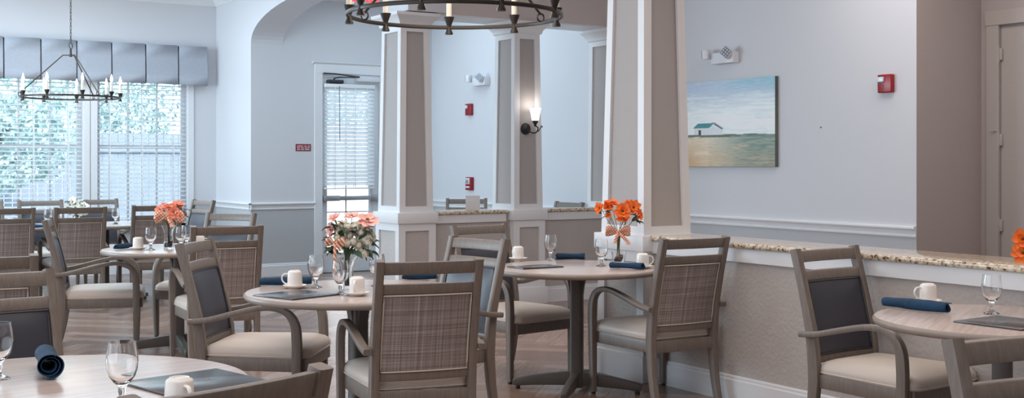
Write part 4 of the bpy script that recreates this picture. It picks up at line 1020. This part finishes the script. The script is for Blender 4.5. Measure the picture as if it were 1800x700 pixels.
# ------------------------------------------------------------------ things on the walls
def sconce():
    x, y, z = 6.862, 10.514, 1.85
    root = thing('wall_sconce', 'lit wall sconce with a white glass shade on the square column', 'lamp', (x, y, z))
    M_('bronze_dark').lathe([(0.0, 0.03), (0.02, 0.028), (0.035, 0.018), (0.055, 0.012), (0.062, 0.0), (0.0, 0.0)], 28, (0, 0, 0), axis=(0, -1, 0)).build('back_plate', root)
    arm = M_('bronze_dark'); ox = 0.045
    arm.tube(smooth_path([(0, -0.02, 0), (0.005, -0.05, -0.022), (ox*0.7, -0.095, -0.045), (ox+0.012, -0.125, -0.034), (ox+0.024, -0.130, 0.0), (ox+0.02, -0.13, 0.015), (ox, -0.115, 0.03)], 5), 0.0065, 8)
    arm.tube(smooth_path([(ox+0.025, -0.13, -0.03), (ox+0.045, -0.14, 0.0), (ox+0.055, -0.14, 0.025), (ox+0.07, -0.14, 0.025), (ox+0.068, -0.14, 0.012)], 4), 0.005, 8)
    arm.lathe([(0.0, 0.025), (0.012, 0.025), (0.014, 0.045), (0.032, 0.075), (0.033, 0.085), (0.0, 0.085)], 20, (ox, -0.115, 0)).build('arm', root)
    M_('shade_glow').lathe([(0.034, 0.085), (0.038, 0.10), (0.046, 0.15), (0.060, 0.208), (0.065, 0.216), (0.061, 0.214), (0.043, 0.15), (0.032, 0.09)], 28, (ox, -0.115, 0)).build('glass_shade', root)
    d = bpy.data.lights.new('sconce_light', 'POINT'); d.energy = 0.8; d.color = (1, 0.95, 0.9); d.shadow_soft_size = 0.03
    o = bpy.data.objects.new('sconce_light', d); COL.objects.link(o); o.parent = root; o.location = (ox, -0.115, 0.24)
sconce()
def strobe(y, z, label, s_=1.0):
    root = thing('fire_strobe', label, 'fire alarm', (XP, y, z))
    h, w = 0.078*s_, 0.075*s_
    M_('red_plastic').bbox((-0.045, -w, -h), (-0.0005, w, h), 0.010, 3).build('housing', root)
    M_('lens_clear').bbox((-0.062, 0.0, 0.012), (-0.040, w*0.92, h*0.72), 0.008, 3).build('strobe_lens', root)
    g = M_('red_plastic')
    for i in range(4): g.bbox((-0.049, 0.004, -h*0.75+i*0.014), (-0.044, w*0.85, -h*0.75+0.007+i*0.014), 0.002)
    g.build('horn_grille', root)
strobe(6.80, 2.165, 'red fire strobe with a clear lens alone on the pale wall')
strobe(13.775, 2.205, 'small looking red fire strobe on the far wall, straight above the pull station')
def pull_station():
    root = thing('fire_pull_station', 'red fire alarm pull station on the far wall below the strobe', 'fire alarm', (XP, 13.76, 1.21))
    M_('red_plastic').bbox((-0.05, -0.075, -0.088), (-0.0005, 0.075, 0.088), 0.008, 2).build('housing', root)
    M_('white_plastic').bbox((-0.058, -0.045, -0.005), (-0.046, 0.066, 0.075), 0.003).build('pull_plate', root)
    b = M_('rubber_black'); b.box((-0.0595, -0.03, 0.008), (-0.0575, 0.055, 0.018)); b.box((-0.0595, -0.02, 0.028), (-0.0575, 0.045, 0.040)); b.box((-0.0595, -0.03, 0.05), (-0.0575, 0.055, 0.055)); b.build('lettering', root, smooth=False)
    M_('white_plastic').box((-0.0515, -0.04, -0.055), (-0.0495, 0.06, -0.035)).build('lower_plate', root, smooth=False)
pull_station()
def emergency_light(y, z, label):
    root = thing('emergency_light', label, 'light', (XP, y, z))
    M_('white_plastic').bbox((-0.09, -0.16, -0.055), (-0.0005, 0.16, 0.055), 0.008, 3).build('housing', root)
    for q, yaw, roll in ((-0.10, R(28), R(40)), (0.19, R(-62), R(4))):
        hd = bpy.data.objects.new('lamp_head', M_('white_plastic').bbox((-0.035, -0.05, -0.05), (0.025, 0.05, 0.05), 0.012, 3).mesh('lamp_head')); COL.objects.link(hd); hd.parent = root
        hd.location = (-0.11, q, 0.045); hd.rotation_euler = (roll, 0, yaw)
        le = M_('grey_plastic'); le.box((-0.040, -0.042, -0.042), (-0.034, 0.042, 0.042)); le.build('lens', hd, smooth=False)
        lw = M_('lens_clear')
        for i in range(3):
            for j in range(3): lw.ball((-0.040, -0.027+0.027*i, -0.027+0.027*j), 0.009, 2, (0.6, 1, 1))
        lw.build('led_optics', hd)
emergency_light(8.76, 2.525, 'white two-headed emergency light above the seascape painting')
emergency_light(13.43, 2.56, 'white two-headed emergency light on the far wall, half behind the sconce column')
def painting():
    y0, y1, z0, z1 = 8.08, 10.15, 1.455, 2.308
    root = thing('canvas_painting', 'unframed abstract canvas of a little white house in a field under a pale sky', 'painting', (XP, (y0+y1)/2, (z0+z1)/2))
    W_, H_ = y1-y0, z1-z0; nx, nz = 420, 180; vs = []; fs = []; cols = []
    def mixc(a, b, t): t = max(0, min(1, t)); return tuple(p+(q-p)*t for p, q in zip(a, b))
    for j in range(nz+1):
        for i in range(nx+1):
            u, v = i/nx, j/nz                    # u from the viewer's right edge to the left, v up
            vs.append((-0.042, -W_/2 + W_*u, -H_/2 + H_*v))
            p = Vector((u*9, v*11, 0)); n1 = noise.noise(Vector((u*14, v*26, 1))); n2 = noise.noise(Vector((u*50, v*80, 5))); n3 = noise.noise(p*0.6 + Vector((7, 3, 0)))
            hz = 0.372 + 0.012*n1
            st = noise.noise(Vector((u*7 + 0.6*n1, v*34, 11))); s2 = noise.noise(Vector((u*22, v*95, 17))); s3 = noise.noise(Vector((u*4, v*7, 23)))
            if v > hz:
                t = (v-hz)/(1-hz)
                c = mixc((214, 222, 224), (186, 199, 214), t*1.25 - 0.1 + 0.3*s3)
                c = mixc(c, (164, 180, 204), max(0, min(1, (t-0.50)*3))*(0.35 + 0.45*max(0, u-0.35) + 0.3*st))
                c = mixc(c, (128, 184, 198), max(0, min(1, (t-0.66)*4))*max(0, 1-u*2.1)*(0.75 + 0.5*st))
                c = mixc(c, (234, 240, 236), max(0, 1 - abs(t-0.26)*2.0 + 0.5*s3 + 0.4*st)*0.85)
                c = mixc(c, (236, 240, 240), max(0, st+0.15)*0.75*max(0, 1-t*1.05))
                c = mixc(c, (240, 242, 242), max(0, s2)*0.35); c = mixc(c, (158, 178, 196), max(0, -s2)*0.22 + max(0, -st)*0.18)
            else:
                t = (hz-v)/hz
                c = mixc((214, 203, 182), (204, 180, 148), t*0.9 + 0.4*s3)
                c = mixc(c, (226, 218, 204), max(0, st)*0.9)
                c = mixc(c, (182, 138, 96), max(0, min(1, (u-0.45)*3))*max(0, s3+0.6)*min(1, t*2.0)*(1.1 + 0.6*s2))
                c = mixc(c, (112, 138, 132), max(0, min(1, (0.46-u)*3.2))*(0.85 + 0.6*st)*(1-0.35*t)); c = mixc(c, (150, 132, 116), max(0, t-0.45)*max(0, 0.5-u)*2.0*(0.8+st))
                c = mixc(c, (84, 110, 100), max(0, -s2)*0.7*max(0, min(1, (0.45-u)*3)))
                c = mixc(c, (150, 126, 112), max(0, -s2)*0.35)
                if t < 0.09: c = mixc(c, (88, 112, 104), max(0, 0.45 + n1 + 0.5*s2))
            cols.append(lin(tuple(min(250, q*1.09) for q in c)))
    for j in range(nz):
        for i in range(nx): a = j*(nx+1)+i; fs.append((a, a+1, a+nx+2, a+nx+1))
    # the little house, painted on (edges follow the brush grid)
    def paint(poly, col):
        for k, (x, y, z) in enumerate(vs):
            ins = False
            for (ax, az), (bx, bz) in zip(poly, poly[1:]+poly[:1]):
                if (az > z) != (bz > z) and y < (bx-ax)*(z-az)/(bz-az)+ax: ins = not ins
            if ins: cc = lin(col); m_ = 1+0.12*noise.noise(Vector((y*60, z*60, 2))); cols[k] = tuple(q*m_ for q in cc[:3])+(1,)
    def Q(px, py):                                # picture position -> canvas y, z
        b = (px-CX)/F_PX; dd = XP/(math.sin(YAW)+math.cos(YAW)*b); return ((math.cos(YAW)-math.sin(YAW)*b)*dd - (y0+y1)/2, EYE+(CY-py)/F_PX*dd - (z0+z1)/2)
    paint([Q(1226, 223), Q(1257, 221), Q(1276, 228), Q(1276, 239), Q(1226, 239)], (226, 232, 234))
    paint([Q(1224, 226), Q(1232, 218), Q(1262, 216), Q(1252, 225)], (78, 146, 152))
    paint([Q(1262, 216), Q(1277, 226), Q(1274, 228), Q(1260, 219)], (120, 136, 142))
    paint([Q(1233, 229), Q(1238, 229), Q(1238, 239), Q(1233, 239)], (84, 74, 72))
    paint([Q(1215, 238), Q(1290, 237), Q(1290, 241), Q(1215, 241)], (110, 116, 106))
    me = bpy.data.meshes.new('painted_face'); me.from_pydata(vs, [], fs); at = me.color_attributes.new('Col', 'FLOAT_COLOR', 'POINT'); at.data.foreach_set('color', [q for c in cols for q in c])
    me.materials.append(MAT['canvas_paint']); o = bpy.data.objects.new('painted_face', me); COL.objects.link(o); o.parent = root
    mat('canvas_edge', lin((92, 98, 92)), 0.7, var=0.25, var_scale=5)
    M_('canvas_edge').box((-0.0415, -W_/2, -H_/2), (-0.001, W_/2, H_/2)).build('canvas_edge', root, smooth=False)
painting()
def red_sign():
    root = thing('warning_sign', 'small red notice with three lines of white lettering beside the exit door', 'sign', (6.16, YD, 1.693))
    M_('red_sign').bbox((-0.108, -0.006, -0.047), (0.108, -0.0003, 0.047), 0.001).build('plate', root)
    t = M_('trim_white'); rnd = random.Random(3)
    for z, words in ((0.021, (7, 3, 2)), (-0.003, (4, 3, 6)), (-0.027, (4, 4, 6))):
        x = -0.092; tot = sum(words) + len(words)-1; st = 0.184/tot
        for wd_ in words:
            for _ in range(wd_): t.box((x+st*0.14, -0.0068, z-0.0065), (x+st*0.78, -0.0058, z+0.0065 - (0.003 if rnd.random() < .3 else 0))); x += st
            x += st
    t.build('lettering', root, smooth=False)
red_sign()
def exit_sign():
    z = 3.30; d = 13.6; a, b = (636-CX)/F_PX, 0
    p = Vector(((math.sin(YAW)+math.cos(YAW)*a)*d, (math.cos(YAW)-math.sin(YAW)*a)*d, 0))
    root = thing('exit_sign', 'white exit sign with red letters hanging in the hall above the exit door', 'sign', (p.x+0.05, p.y, z))
    M_('white_plastic').bbox((-0.16, -0.02, 0), (0.16, 0.02, 0.20), 0.006).bbox((-0.05, -0.02, 0.19), (0.05, 0.02, CEIL-z), 0.004).build('housing', root)
    cu = bpy.data.curves.new('lettering', 'FONT'); cu.body = 'EXIT'; cu.size = 0.19; cu.align_x = 'CENTER'; cu.extrude = 0.002; cu.offset = 0.004
    tmp = bpy.data.objects.new('lettering_outline', cu); me = tmp.to_mesh().copy(); tmp.to_mesh_clear(); bpy.data.objects.remove(tmp); me.materials.clear(); me.materials.append(MAT['led_red'])
    o = bpy.data.objects.new('lettering', me); COL.objects.link(o); o.parent = root; o.location = (0, -0.0222, 0.032); o.rotation_euler = (R(90), 0, 0)
exit_sign()
n_ = M_('bronze_dark').lathe([(0, 0.012), (0.006, 0.010), (0.004, 0.004), (0.002, 0.0), (0, 0)], 10, (0, 0, 0), axis=(-1, 0, 0)).build('picture_nail'); n_.location = (XP, 7.544, 1.813); tag(n_, 'bare picture nail in the pale wall between the painting and the red strobe', 'nail')
card = thing('table_card', 'small blank white card standing on the granite ledge in front of a chair rail', 'card', (6.30, 10.66, 1.0), R(CR))
M_('white_plastic').bbox((-0.075, -0.006, 0.0), (0.075, 0.0, 0.15), 0.002).build('panel', card)
M_('white_plastic').bbox((-0.07, 0.0005, 0.0), (0.07, 0.05, 0.006), 0.002).build('foot', card)
